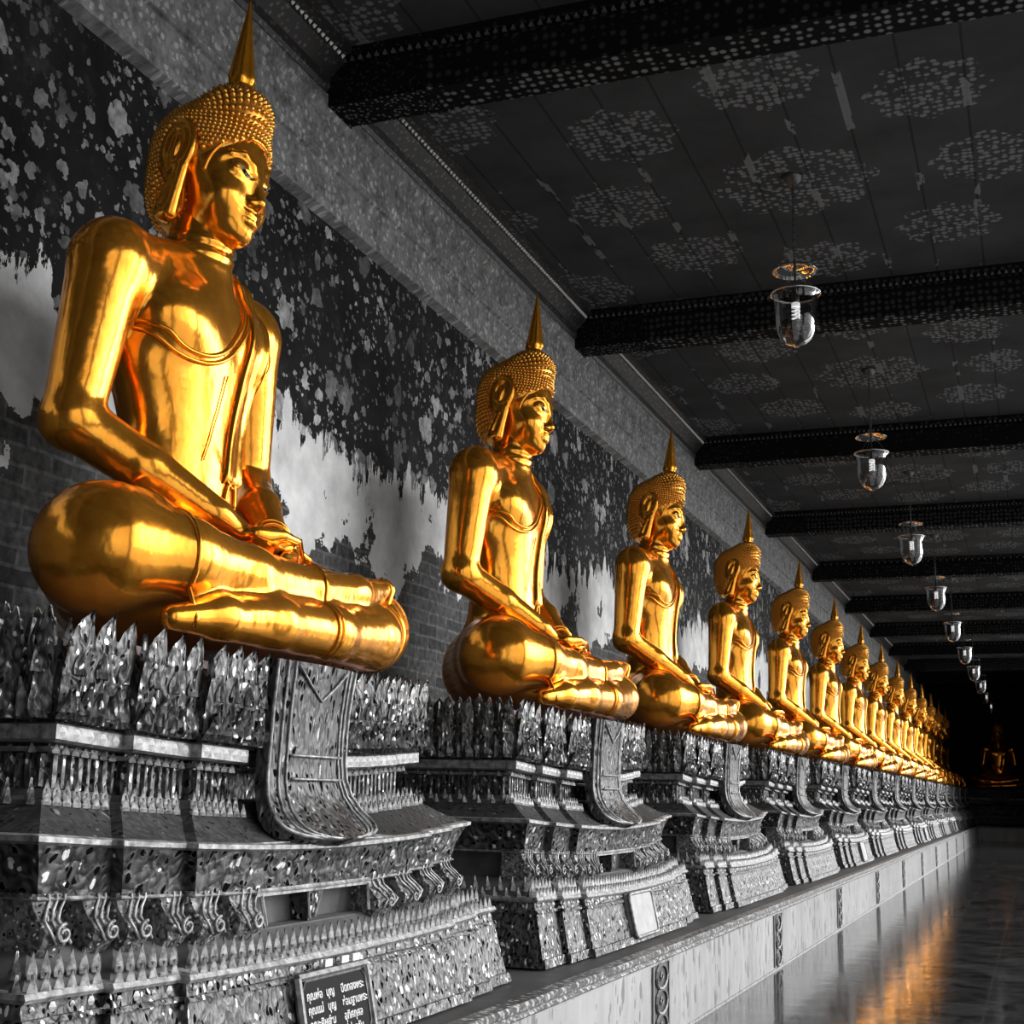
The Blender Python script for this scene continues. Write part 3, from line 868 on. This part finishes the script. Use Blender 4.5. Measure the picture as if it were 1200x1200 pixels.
ped = make_pedestal()
peds = []
for i in range(N_STATUES):
    o = ped if i == 0 else copy_tree(ped)
    peds.append(o)
    o.location = (X_PED, Y_PED + S * i, Z_LEDGE)
far_ped = copy_tree(ped)
far_ped.location = (-1.49, 62.2, Z_LEDGE); far_ped.rotation_euler = (0, 0, -PI / 2)
sign_plaque(peds[0])
for i in (1, 4, 7, 10):
    pale_plaque(peds[i], .0)
for i, o in enumerate(peds):
    extra = {0: 'bearing a dark sign with pale lettering', 1: 'with a blank pale tablet', 4: 'with a narrow pale tablet', 7: 'with a small pale tablet', 10: 'with a tiny pale tablet'}.get(i, 'without any tablet')
    lab = '%s carved grey pedestal from the near end, %s' % (ORD[i], extra)
    tag(o, lab, 'pedestal', 'carved pedestals along the wall')
tag(far_ped, 'carved pedestal in the dark under the statue facing down the gallery', 'pedestal')

# ================================================================== GILDED SEATED FIGURE (sculpted as a signed-distance field)
class Field:
    def __init__(self, lo, hi, h):
        self.lo = np.array(lo, np.float32); self.h = h
        n = np.ceil((np.array(hi) - np.array(lo)) / h).astype(int) + 1
        ax = [self.lo[k] + h * np.arange(n[k], dtype=np.float32) for k in range(3)]
        self.x = ax[0][:, None, None]; self.y = ax[1][None, :, None]; self.z = ax[2][None, None, :]
        self.n = n
        self.d = np.full(tuple(n), 9.0, np.float32)
    def ell(self, c, r, ry=0.0, rz=0.0, rx=0.0):
        x, y, z = self.x - c[0], self.y - c[1], self.z - c[2]
        if rz: x, y = math.cos(rz) * x + math.sin(rz) * y, -math.sin(rz) * x + math.cos(rz) * y
        if ry: x, z = math.cos(ry) * x - math.sin(ry) * z, math.sin(ry) * x + math.cos(ry) * z
        if rx: y, z = math.cos(rx) * y + math.sin(rx) * z, -math.sin(rx) * y + math.cos(rx) * z
        k0 = np.sqrt((x / r[0]) ** 2 + (y / r[1]) ** 2 + (z / r[2]) ** 2)
        k1 = np.sqrt((x / r[0] ** 2) ** 2 + (y / r[1] ** 2) ** 2 + (z / r[2] ** 2) ** 2) + 1e-6
        return k0 * (k0 - 1) / k1
    def cap(self, a, b, r1, r2, sx=1.0, sz=1.0):
        a = np.array(a, np.float32); b = np.array(b, np.float32)
        ba = b - a; L = float(ba @ ba)
        x, y, z = self.x - a[0], self.y - a[1], self.z - a[2]
        t = np.clip((x * ba[0] + y * ba[1] + z * ba[2]) / L, 0, 1)
        dx, dy, dz = (x - t * ba[0]) / sx, y - t * ba[1], (z - t * ba[2]) / sz
        return np.sqrt(dx * dx + dy * dy + dz * dz) - (r1 + (r2 - r1) * t)
    def add(self, d, k=.03):
        if k <= 0: self.d = np.minimum(self.d, d); return
        h = np.clip(.5 + .5 * (self.d - d) / k, 0, 1)
        self.d = self.d + (d - self.d) * h - k * h * (1 - h)
    def cut(self, d, k=.02):
        h = np.clip(.5 - .5 * (self.d + d) / k, 0, 1) if k > 0 else None
        if h is None: self.d = np.maximum(self.d, -d)
        else: self.d = self.d + (-d - self.d) * h + k * h * (1 - h)
    def chain(self, pts, rs, k=.03, inner=.03, sx=1., sz=1.):
        for i in range(len(pts) - 1):
            self.add(self.cap(pts[i], pts[i + 1], rs[i], rs[i + 1], sx, sz), k if i == 0 else inner)
    def sample(self, P):
        g = (np.asarray(P, np.float64) - self.lo) / self.h
        g = np.clip(g, 0, self.n - 1.001)
        i = g.astype(int); f = g - i
        out = 0
        for a in (0, 1):
            for b in (0, 1):
                for c in (0, 1):
                    w = (f[..., 0] if a else 1 - f[..., 0]) * (f[..., 1] if b else 1 - f[..., 1]) * (f[..., 2] if c else 1 - f[..., 2])
                    out = out + w * self.d[i[..., 0] + a, i[..., 1] + b, i[..., 2] + c]
        return out
    def grad(self, P, e=None):
        e = e or self.h * 1.2
        P = np.asarray(P, np.float64); G = np.zeros_like(P)
        for k in range(3):
            o = np.zeros(3); o[k] = e
            G[..., k] = self.sample(P + o) - self.sample(P - o)
        return G / (np.linalg.norm(G, axis=-1, keepdims=True) + 1e-9)
    def snap(self, P, n=6, off=0.0):
        P = np.array(P, float)
        for _ in range(n):
            P = P - self.grad(P) * (self.sample(P) - off)[..., None] * .9
        return P
    def trace(self, o, d, maxd=2.0):
        o = np.array(o, float); d = np.array(d, float); d /= np.linalg.norm(d, axis=-1, keepdims=True)
        t = np.zeros(o.shape[:-1])
        for _ in range(90):
            s = self.sample(o + d * t[..., None])
            t = np.minimum(t + np.clip(s, -.05, .05) * .8, maxd)
        return o + d * t[..., None]
    def blur(self, n=1):
        for _ in range(n):
            for ax in range(3):
                d = self.d
                s = d.copy()
                sl = [slice(None)] * 3; a = sl.copy(); b = sl.copy(); m = sl.copy()
                m[ax] = slice(1, -1); a[ax] = slice(0, -2); b[ax] = slice(2, None)
                s[tuple(m)] = .5 * d[tuple(m)] + .25 * (d[tuple(a)] + d[tuple(b)])
                self.d = s
    def mesh(self):
        g = vdb.FloatGrid(); g.background = 4 * self.h
        g.copyFromArray(np.ascontiguousarray(np.clip(self.d, -4 * self.h, 4 * self.h)))
        pts, quads = g.convertToQuads(0.0)
        P = np.asarray(pts, np.float64) * self.h + self.lo
        Q = np.asarray(quads, np.int64)
        P = self.snap(P, 3)
        a, b, c = P[Q[:, 0]], P[Q[:, 1]], P[Q[:, 2]]
        nn = np.cross(b - a, c - a); gg = self.grad((a + c) / 2)
        if np.mean(np.sum(nn * gg, 1)) < 0: Q = Q[:, ::-1]
        return P, Q

def sdf_obj(F, name, mat, parent):
    P, Q = F.mesh()
    o = mesh_obj(name, P, Q, mat, parent, smooth=True)
    try:
        o.data.normals_split_custom_set_from_vertices([tuple(v) for v in F.grad(P, F.h * 1.6)])
    except Exception as ex:
        print('normals', ex)
    return o

def sculpt_body():
    F = Field((-.75, -1.32, -.10), (.92, 1.36, 2.10), .0125)
    # pelvis, waist, ribcage
    F.add(F.ell((-.24, 0, .30), (.36, .50, .36)), 0)
    F.add(F.ell((-.23, 0, .78), (.235, .345, .50)), .12)
    F.add(F.ell((-.25, 0, 1.36), (.262, .44, .44)), .14)
    F.add(F.ell((-.27, 0, 1.60), (.205, .54, .22)), .10)
    for s in (-1, 1):
        F.add(F.ell((-.125, s * .215, 1.475), (.145, .225, .185)), .07)        # breast
        F.add(F.cap((-.24, s * .06, 1.80), (-.27, s * .50, 1.71), .10, .13), .10)  # trapezius
        F.add(F.ell((-.27, s * .545, 1.655), (.165, .17, .185)), .09)             # shoulder
    F.add(F.cap((-.215, 0, 1.70), (-.185, 0, 2.06), .165, .150), .07)               # neck
    # legs: left underneath, right on top
    F.add(F.ell((.05, 0, .12), (.42, .80, .16)), .08)
    F.chain([(-.22, .34, .28), (.04, .64, .255), (.27, .92, .215)], [.31, .265, .205], .10, .06)
    F.chain([(-.22, -.34, .28), (-.02, -.64, .315), (.09, -.90, .315)], [.31, .295, .262], .10, .06)
    # left shin crossing low in front
    F.chain([(.30, .92, .205), (.45, .62, .145), (.50, .15, .108), (.485, -.30, .098), (.45, -.62, .080), (.39, -.84, .055)], [.200, .155, .122, .110, .088, .05], .045, .04)
    # right shin over it, foot lying on the left thigh
    F.chain([(.15, -.88, .315), (.30, -.70, .305), (.385, -.36, .285), (.42, .06, .285)], [.245, .165, .122, .106], .03, .05)
    F.chain([(.42, .06, .285), (.445, .44, .325), (.45, .76, .385)], [.106, .086, .048], .03, .04, sx=1.1)
    F.torso = F.d.copy()
    # arms
    for s in (-1, 1):
        sh = (-.27, s * .56, 1.64); el = (-.30, s * .665, .92); wr = (.15, s * .25, .575 if s < 0 else .515)
        F.add(F.cap(sh, el, .165, .120), .045)
        F.add(F.ell((-.30, s * .665, .915), (.125, .12, .125)), .05)
        F.add(F.cap(el, (-.08, s * .45, .745), .122, .110), .03)
        F.add(F.cap((-.08, s * .45, .745), wr, .110, .074), .03)
    # hands in the lap: left below, right on top, fingers pointing across
    for s, zz in ((1, .395), (-1, .475)):
        F.add(F.cap((.15, s * .25, zz + (.10 if s < 0 else .12)), (.215, s * .13, zz + .025), .072, .066, sz=.8), .03)
        F.add(F.ell((.245, s * .085, zz), (.110, .115, .040), rx=s * .22), .03)
        for j, L in enumerate((.20, .235, .25, .22)):
            x0 = .175 + .047 * j
            a = (x0, s * .03, zz + .002); m = (x0 + .030, s * .03 - s * L * .5, zz - .004); e = (x0 + .055, s * .03 - s * L, zz - .036)
            F.add(F.cap(a, m, .027, .025), .012); F.add(F.cap(m, e, .025, .018), .006)
        F.add(F.cap((.30, s * .16, zz + .03), (.365, s * .05, zz + .035), .034, .028), .02)
        F.add(F.cap((.365, s * .05, zz + .035), (.385, -s * .055, zz + .025), .028, .020), .008)
    F.blur(1)
    # neck folds
    rho = np.sqrt((F.x + .20) ** 2 + F.y ** 2)
    tilt = F.z + (F.x + .2) * .12
    band = np.clip(1 - np.abs(tilt - 1.895) / .085, 0, 1)
    F.d = F.d + np.where(rho < .24, band * .011 * np.cos((tilt - 1.90) * 2 * PI / .056), 0).astype(np.float32)
    # flat underside
    F.d = np.maximum(F.d, -(F.z + .012) + 0 * F.d)
    return F

def sculpt_head():
    F = Field((-.58, -.36, 1.80), (.24, .36, 2.78), .0075)
    F.add(F.ell((-.20, 0, 2.36), (.265, .225, .25)), 0)
    F.add(F.ell((-.115, 0, 2.235), (.200, .200, .285)), .06)
    F.add(F.ell((-.035, 0, 2.05), (.115, .125, .12)), .06)
    F.add(F.ell((.012, 0, 1.985), (.062, .065, .055)), .05)
    for s in (-1, 1):
        F.add(F.ell((-.03, s * .115, 2.135), (.085, .075, .085)), .06)            # cheek
        F.chain([(.072, s * .022, 2.25), (.078, s * .055, 2.302), (.062, s * .105, 2.335), (.022, s * .155, 2.322), (-.03, s * .18, 2.29)], [.010, .011, .011, .010, .006], .03, .015)
        F.add(F.ell((.030, s * .092, 2.262), (.045, .062, .042)), .02)             # lid
    F.add(F.cap((.062, 0, 2.30), (.108, 0, 2.14), .018, .026), .03)
    F.add(F.cap((.108, 0, 2.135), (.095, 0, 2.12), .026, .025), .02)
    for s in (-1, 1):
        F.add(F.ell((.085, s * .036, 2.125), (.032, .026, .024)), .012)
        F.chain([(.088, 0, 2.066), (.084, s * .028, 2.072), (.055, s * .082, 2.086)], [.017, .017, .007], .012, .01)
        F.chain([(.084, 0, 2.036), (.080, s * .03, 2.038), (.050, s * .078, 2.074)], [.019, .018, .006], .012, .01)
    F.add(F.cap((-.18, 0, 1.86), (-.17, 0, 2.12), .132, .145), .05)
    F.blur(1)
    for s in (-1, 1):
        # mouth line, lid line, nostril
        F.cut(F.cap((.112, 0, 2.052), (.092, s * .05, 2.058), .005, .005), .006)
        F.cut(F.cap((.092, s * .05, 2.058), (.064, s * .088, 2.084), .005, .004), .006)
        c = [(.082, s * .036, 2.250), (.080, s * .07, 2.238), (.072, s * .105, 2.242), (.045, s * .148, 2.272)]
        for i in range(3): F.cut(F.cap(c[i], c[i + 1], .007, .006), .006)
        # long ears
        F.add(F.ell((-.212, s * .242, 2.315), (.095, .030, .150), ry=.14), .012)
        F.add(F.cap((-.180, s * .240, 2.22), (-.225, s * .236, 2.00), .028, .044, sx=1.4), .012)
        F.cut(F.ell((-.205, s * .283, 2.335), (.064, .040, .108), ry=.14), .010)
        F.add(F.ell((-.222, s * .250, 2.30), (.022, .018, .075), ry=.14), .012)
        F.cut(F.cap((-.195, s * .272, 2.16), (-.226, s * .274, 2.03), .010, .016), .01)
    return F

def sculpt_hair(H):
    F = Field((-.58, -.36, 1.90), (.24, .36, 2.80), .0085)
    F.add(F.ell((-.205, 0, 2.365), (.285, .240, .262)), 0)
    F.add(F.ell((-.275, 0, 2.20), (.20, .215, .25)), .05)
    F.add(F.ell((-.10, 0, 2.575), (.165, .160, .135)), .07)
    # the face is left free below an arched hairline
    arch = np.sqrt((F.y / .208) ** 2 + ((F.z - 2.175) / .262) ** 2) - 1
    face = np.maximum(arch * .2, -(F.x + .135) + .0 * F.z)
    F.cut(face, .012)
    F.cut(np.maximum(-(F.x + .19) + 0 * F.y + (F.z - 2.2) * .15, F.z - 2.26), .02)
    return F

def figure():
    root = empty('gilded_statue', (0, 0, 0))
    B = sculpt_body(); H = sculpt_head(); R = sculpt_hair(H)
    body = sdf_obj(B, 'body', M['gold'], root)
    head = sdf_obj(H, 'head', M['gold'], root)
    # hair: cap plus rows of pointed curls
    P, Q = R.mesh()
    mb = MB(); V = [tuple(p) for p in P]; Fc = [tuple(q) for q in Q]
    n0 = len(V)
    c0 = np.array((-.16, 0, 2.33))
    rows = 34; pts = []
    for i in range(rows):
        th = (i + .6) / rows * PI * .93
        k = max(1, int(2 * PI * math.sin(th) / (PI * .93 / rows) * .95))
        for j in range(k):
            ph = 2 * PI * (j + .5 * (i % 2)) / k
            pts.append((math.sin(th) * math.cos(ph), math.sin(th) * math.sin(ph), math.cos(th)))
    D = np.array(pts)
    T = R.trace(np.repeat(c0[None], len(D), 0) + D * .52, -D, .52)
    ok = (np.abs(R.sample(T)) < .01) & (H.sample(T) > .004)
    arch = np.sqrt((T[:, 1] / .212) ** 2 + ((T[:, 2] - 2.175) / .268) ** 2)
    ok &= ~((np.abs(T[:, 1]) > .17) & (((T[:, 0] + .215) / .105) ** 2 + ((T[:, 2] - 2.31) / .16) ** 2 < 1))
    ok &= ~((arch < 1.0) & (T[:, 0] > -.135)) & (T[:, 2] > 1.99)
    T = T[ok]; N = R.grad(T)
    for p, n in zip(T, N):
        n = n + np.array((0, 0, .25)); n /= np.linalg.norm(n)
        a = np.cross(n, (0.3, .9, .1)); a /= np.linalg.norm(a); w = np.cross(n, a)
        b = len(V); r = .0155
        for (rr, hh) in ((r, -.006), (r * .8, .010)):
            for k in range(6):
                u = k * PI / 3
                V.append(tuple(p + n * hh + (a * math.cos(u) + w * math.sin(u)) * rr))
        V.append(tuple(p + n * .026))
        for k in range(6):
            k2 = (k + 1) % 6
            Fc.append((b + k, b + k2, b + 6 + k2, b + 6 + k)); Fc.append((b + 6 + k, b + 6 + k2, b + 12))
    hair = mesh_obj('hair', V, Fc, M['curls'], root, smooth=True)
    # hairline fillet
    ta = np.linspace(-1.42, 1.42, 49)
    yy = .210 * np.sin(ta); zz = 2.175 + .264 * np.cos(ta)
    O = np.stack([.30 - .25 * np.abs(np.sin(ta)), yy * 1.9, zz], -1)
    Q_ = np.stack([np.full_like(yy, -.14), yy * .55, zz], -1)
    tr = H.trace(O, Q_ - O, .9)
    for _ in range(3):
        tr[1:-1] = .5 * tr[1:-1] + .25 * (tr[:-2] + tr[2:])
    b = MB(); b.tube(tr, .010, 6); b.build('hairline', M['gold'], hair, smooth=True)
    # flame finial
    b = MB(); nseg = 24
    prof = [(0, .052), (.02, .068), (.045, .062), (.06, .05), (.075, .058), (.10, .064), (.13, .058), (.17, .052), (.23, .044), (.30, .034), (.37, .024), (.44, .014), (.50, .007), (.53, .001)]
    rings = []
    for z, r in prof:
        ring = []
        for k in range(nseg):
            a = 2 * PI * k / nseg
            q = r * (1 + (.16 if z > .06 else .08) * math.cos(6 * a))
            ring.append((-.035 + .05 * z + q * math.cos(a), q * math.sin(a), 2.655 + z))
        rings.append(ring)
    b.loft(rings); b.build('flame_finial', M['gold_dark'], root, smooth=True)
    # eyes
    for s in (-1, 1):
        def patch(name, u0, u1, hgt, mat, parent, off):
            us = np.linspace(u0, u1, 13); V = []; Fq = []
            for vv in (0., .5, 1.):
                for u in us:
                    y = .040 + u * .100
                    lo = 2.246 - .016 * math.sin(PI * min(1, u * 1.15 + .02)) + .030 * u ** 2.2
                    w = math.sin(PI * u) ** .7 * hgt if 0 < u < 1 else 0
                    V.append((.3, s * y, lo + w * vv))
            V = np.array(V); T = H.trace(V, np.tile((-1., 0, 0), (len(V), 1)), .6)
            T[:, 0] += off
            for r_ in range(2):
                for c in range(12):
                    q = r_ * 13 + c; Fq.append((q, q + 1, q + 14, q + 13) if s > 0 else (q, q + 13, q + 14, q + 1))
            B2 = T.copy(); B2[:, 0] -= .02
            n = len(T)
            Fb = [tuple(i + n for i in f[::-1]) for f in Fq]
            ed = list(range(13)) + [25, 38] + list(range(37, 25, -1)) + [13]
            Fs = [(ed[i], ed[(i + 1) % len(ed)], ed[(i + 1) % len(ed)] + n, ed[i] + n) for i in range(len(ed))]
            if s > 0: Fs = [f[::-1] for f in Fs]
            return mesh_obj(name, np.vstack([T, B2]), Fq + Fb + Fs, mat, parent, smooth=False)
        e = patch('eye', .02, .98, .014, M['shell'], root, .003)
        patch('pupil', .25, .72, .0145, M['black'], e, .0050)
    # the head is bowed a little
    bow = Matrix.Translation((-.17, 0, 2.10)) @ Matrix.Rotation(math.radians(6.5), 4, 'Y') @ Matrix.Translation((.17, 0, -2.10))
    for o in list(bpy.data.objects):
        q = o
        while q is not None and q != root:
            if q.name.split('.')[0] in ('head', 'hair', 'eye'):
                o.data.transform(bow); o.data.update(); break
            q = q.parent
    # robe: doubled hem across the breast and over the left shoulder
    hem = [(-.385, 1.39), (-.35, 1.35), (-.29, 1.32), (-.20, 1.31), (-.10, 1.335), (-.01, 1.40), (.065, 1.50), (.12, 1.60), (.165, 1.70), (.205, 1.79), (.235, 1.855)]
    hem = np.array(hem)
    tt = np.linspace(0, len(hem) - 1, 60)
    hy = np.interp(tt, range(len(hem)), hem[:, 0]); hz = np.interp(tt, range(len(hem)), hem[:, 1])
    for _ in range(6):
        hy[1:-1] = .5 * hy[1:-1] + .25 * (hy[:-2] + hy[2:]); hz[1:-1] = .5 * hz[1:-1] + .25 * (hz[:-2] + hz[2:])
    b = MB()
    ty = np.gradient(hy); tz = np.gradient(hz); L = np.hypot(ty, tz); ny, nz = tz / L, -ty / L
    full = B.d; B.d = B.torso
    for o in (0, .034):
        O = np.stack([np.full(60, .5), hy + ny * o, hz + nz * o], -1)
        T = B.trace(O, np.tile((-1., 0, 0), (60, 1)), 1.2)
        T = B.snap(T, 3, .002)
        side = []; p = T[0].copy()
        for _ in range(16):                      # carry the hem on round the ribs under the arm
            g = B.grad(p[None])[0]; d = np.cross((0, 0, 1.), g); d = -d / np.linalg.norm(d)
            p = p + d * .025 + np.array((0, 0, .004)); p = B.snap(p[None], 3, .002)[0]; side.append(p.copy())
        if side[0][1] > T[0][1]: side = []
        L_ = np.vstack([np.array(side[::-1]), T]) if side else T
        for _ in range(14):
            L_[1:-1] = .5 * L_[1:-1] + .25 * (L_[:-2] + L_[2:])
        b.tube(B.snap(L_, 3, .002), .0125, 6)
    B.d = full
    b.build('robe_hem', M['gold_dark'], root, smooth=True)
    # sash hanging from the left shoulder with a forked, curled end
    cen = [(.285, 1.86), (.245, 1.70), (.205, 1.50), (.17, 1.30), (.135, 1.10), (.10, .92), (.075, .775)]
    cen = np.array(cen); zs = np.linspace(1.86, .775, 46)
    cy = np.interp(zs[::-1], cen[::-1, 1], cen[::-1, 0])[::-1]
    prof = [(-1.0, -.012), (-.99, .022), (-.84, .030), (-.74, .018), (0, .016), (.74, .018), (.84, .030), (.99, .022), (1.0, -.012)]
    V = []
    W = .075
    O = []
    for z, y in zip(zs, cy):
        for u, o in prof: O.append((.5, y + u * W, z))
    T = B.trace(np.array(O), np.tile((-1., 0, 0), (len(O), 1)), 1.2)
    G = B.grad(T)
    offs = np.tile([o for u, o in prof], len(zs))[:, None]
    T = T + G * offs
    T[-len(prof):] -= G[-len(prof):] * .02
    n = len(prof)
    Fq = [(i * n + j, i * n + j + 1, (i + 1) * n + j + 1, (i + 1) * n + j) for i in range(len(zs) - 1) for j in range(n - 1)]
    sash = mesh_obj('sash', T, Fq, M['gold'], root, smooth=True)
    b = MB()
    def on(yz): 
        return B.snap(B.trace(np.array([(.5, y, z) for y, z in yz]), np.tile((-1., 0, 0), (len(yz), 1)), 1.2), 2, .008)
    for k, zz0 in enumerate((.90, .865, .83, .80)):
        b.tube(on([(.09 + .062 * u, zz0 - .03 * (1 - u * u)) for u in np.linspace(-1, 1, 9)]), .008, 5)
    for s in (-1, 1):
        b.tube(on([(.08 + s * (.02 + .03 * math.sin(t)), .77 - .03 * t + .022 * math.cos(t * 1.6)) for t in np.linspace(0, 2.6, 10)]), .009, 5)
    b.build('sash_end', M['gold_dark'], sash, smooth=True)
    # fold lines down the robe
    b = MB()
    for pts in ([(-.02, 1.27), (-.05, 1.1), (-.09, .95), (-.13, .85)], [(.27, 1.52), (.33, 1.35), (.36, 1.1), (.33, .95)], [(.24, 1.62), (.33, 1.48), (.40, 1.42)]):
        p = np.array(pts); t = np.linspace(0, len(p) - 1, 16)
        b.tube(on(list(zip(np.interp(t, range(len(p)), p[:, 0]), np.interp(t, range(len(p)), p[:, 1])))), .004, 5)
    b.build('robe_fold', M['gold'], root, smooth=True)
    # hems round the legs and the left cuff
    def ring(c, ax, rad, r, a0=0, a1=2 * PI, name='leg_hem', mat='gold', dbl=False):
        ax = np.array(ax, float); ax /= np.linalg.norm(ax)
        u = np.cross(ax, (0, 0, 1)); u /= np.linalg.norm(u); w = np.cross(u, ax)
        ang = np.linspace(a0, a1, 40)
        b = MB()
        for o in ((-.014, .014) if dbl else (0,)):
            O = np.array([np.array(c) + ax * o + rad * (math.cos(t) * u + math.sin(t) * w) for t in ang])
            d = (np.array(c) + ax * o) - O
            T = B.trace(O, d, rad)
            T = B.snap(T, 2, .001)
            b.tube(T, r, 6)
        b.build(name, M[mat], root, smooth=True)
    ring((.285, -.72, .305), (.36, .9, 0), .34, .011, -1.0, 2.6, 'leg_hem')
    ring((.42, .06, .285), (.1, 1, 0), .22, .010, -.9, 2.3, 'leg_hem')
    ring((.498, .05, .104), (.05, -1, -.02), .22, .011, 1.9, 4.4, 'leg_hem', dbl=True)
    ring((.40, .72, .17), (.4, -.9, 0), .32, .011, 1.7, 4.4, 'leg_hem', dbl=True)
    ring((.10, .29, .545), (.2, -.25, -.1), .18, .013, 0, 2 * PI, 'sleeve_cuff', dbl=True)
    return root

fig = figure()
figs = []
for i in range(N_STATUES):
    o = fig if i == 0 else copy_tree(fig)
    figs.append(o)
    o.location = (X_STATUE, Y_STATUE + S * i, Z_SEAT)
    note = {0: 'the largest in view', 1: 'seated above the blank pale tablet'}.get(i, 'seated cross-legged')
    tag(o, '%s gilded meditating statue from the near end, %s' % (ORD[i], note), 'statue', 'gilded seated statues in a row')
ff = copy_tree(fig)
ff.location = (-1.49, 62.1, Z_SEAT); ff.rotation_euler = (0, 0, -PI / 2)
tag(ff, 'gilded statue in the dark at the far end, facing down the gallery', 'statue')

# ================================================================== HANGING LANTERNS
def make_lantern():
    root = empty('hanging_lantern', (0, 0, 0))
    top = Z_CEIL
    b = MB(); b.lathe([(.02, -.075), (.05, -.06), (.075, -.03), (.085, -.012), (.085, 0)], 20, (0, 0, top))
    b.build('ceiling_rose', M['lampmetal'], root, smooth=True)
    b = MB(); z = top - .07; k = 0
    while z > 5.66:
        ring = []
        for t in np.linspace(0, 2 * PI, 9)[:-1]:
            a, c = .009 * math.cos(t), .019 * math.sin(t)
            ring.append((a, 0, z - .019 + c) if k % 2 else (0, a, z - .019 + c))
        b.tube(ring, .0058, 4, closed=True); z -= .031; k += 1
    b.build('chain', M['lampmetal'], root)
    b = MB(); b.lathe([(.012, 5.665), (.06, 5.668), (.13, 5.66), (.172, 5.635), (.180, 5.628), (.176, 5.622), (.13, 5.652), (.06, 5.66), (.012, 5.657)], 32, capb=False, capt=False)
    b.f.append(None); b.f.pop()
    b.build('smoke_bell', M['glass'], root, smooth=True)
    b = MB()
    for k in range(3):
        a = 2 * PI * k / 3 + .4
        b.tube([(.012 * math.cos(a), .012 * math.sin(a), 5.66), (.19 * math.cos(a), .19 * math.sin(a), 5.45)], .003, 4)
    b.build('hanger', M['lampmetal'], root)
    b = MB(); b.tube([(.193 * math.cos(t), .193 * math.sin(t), 5.435) for t in np.linspace(0, 2 * PI, 33)[:-1]], .009, 8, closed=True)
    b.build('rim_ring', M['rim'], root, smooth=True)
    out = [(.200, 5.440), (.188, 5.425), (.176, 5.40), (.172, 5.34), (.170, 5.27), (.163, 5.19), (.145, 5.11), (.115, 5.05), (.07, 5.012), (.03, 4.998), (.006, 4.985)]
    inn = [(r - .005, z + (.004 if z < 5.1 else 0)) for r, z in out[:-1]] + [(.004, 5.0)]
    b = MB(); b.lathe(out + inn[::-1], 36, capb=False, capt=False)
    b.build('glass_jar', M['glass'], root, smooth=True)
    b = MB(); b.lathe([(.026, 5.36), (.03, 5.37), (.03, 5.44), (.012, 5.455), (.008, 5.65)], 14); b.build('socket', M['lampmetal'], root, smooth=True)
    b = MB(); b.lathe([(.02, 5.325), (.034, 5.33), (.034, 5.355), (.026, 5.362)], 16)
    for j in range(2):
        hx = [((.027) * math.cos(t + j * PI), .027 * math.sin(t + j * PI), 5.325 - .02 * t / 2) for t in np.linspace(0, 9.5, 48)]
        b.tube(hx, .0085, 6)
    b.build('spiral_bulb', M['bulb'], root, smooth=True)
    return root

lan = make_lantern()
for i in range(10):
    o = lan if i == 0 else copy_tree(lan)
    o.location = (X_LAMP, 10.30 + BAY * i, 0)
    near = ', the largest in view' if i == 0 else ''
    tag(o, '%s hanging glass lantern with spiral bulb from the near end%s' % (ORD[i], near), 'lantern', 'glass lanterns hanging down the gallery')

# ================================================================== LIGHT: hazy bright sky over the courtyard, seen through the open side
w = bpy.data.worlds.new('sky'); scene.world = w; w.use_nodes = True
nt = w.node_tree; nt.nodes.clear()
def N(t, **k):
    n = nt.nodes.new(t)
    for a, v in k.items(): setattr(n, a, v)
    return n
out = N('ShaderNodeOutputWorld'); bg = N('ShaderNodeBackground'); nt.links.new(bg.outputs[0], out.inputs[0])
tc = N('ShaderNodeTexCoord')
SUN_AZ, SUN_EL = math.radians(42), math.radians(20)       # azimuth measured from +X towards +Y
sd = (math.cos(SUN_AZ) * math.cos(SUN_EL), math.sin(SUN_AZ) * math.cos(SUN_EL), math.sin(SUN_EL))
dot = N('ShaderNodeVectorMath', operation='DOT_PRODUCT'); nt.links.new(tc.outputs['Generated'], dot.inputs[0]); dot.inputs[1].default_value = sd
rmp = N('ShaderNodeValToRGB'); nt.links.new(dot.outputs['Value'], rmp.inputs[0])
el = rmp.color_ramp.elements; el[0].position = .45; el[0].color = (.08, .08, .08, 1); el[1].position = .985; el[1].color = (1, 1, 1, 1)
e = el.new(.80); e.color = (.20, .20, .20, 1)
e = el.new(.92); e.color = (.55, .55, .55, 1)
nt.links.new(rmp.outputs[0], bg.inputs[0]); bg.inputs[1].default_value = 15.0

vs = scene.view_settings
scene.display_settings.display_device = 'sRGB'
vs.view_transform = 'Standard'; vs.look = 'None'; vs.exposure = 0.0; vs.gamma = 1.0; vs.use_curve_mapping = False
try:
    scene.cycles.use_denoising = True
    scene.cycles.sample_clamp_indirect = 6.0
    scene.cycles.max_bounces = 8
    scene.cycles.caustics_reflective = False; scene.cycles.caustics_refractive = False
except Exception:
    pass
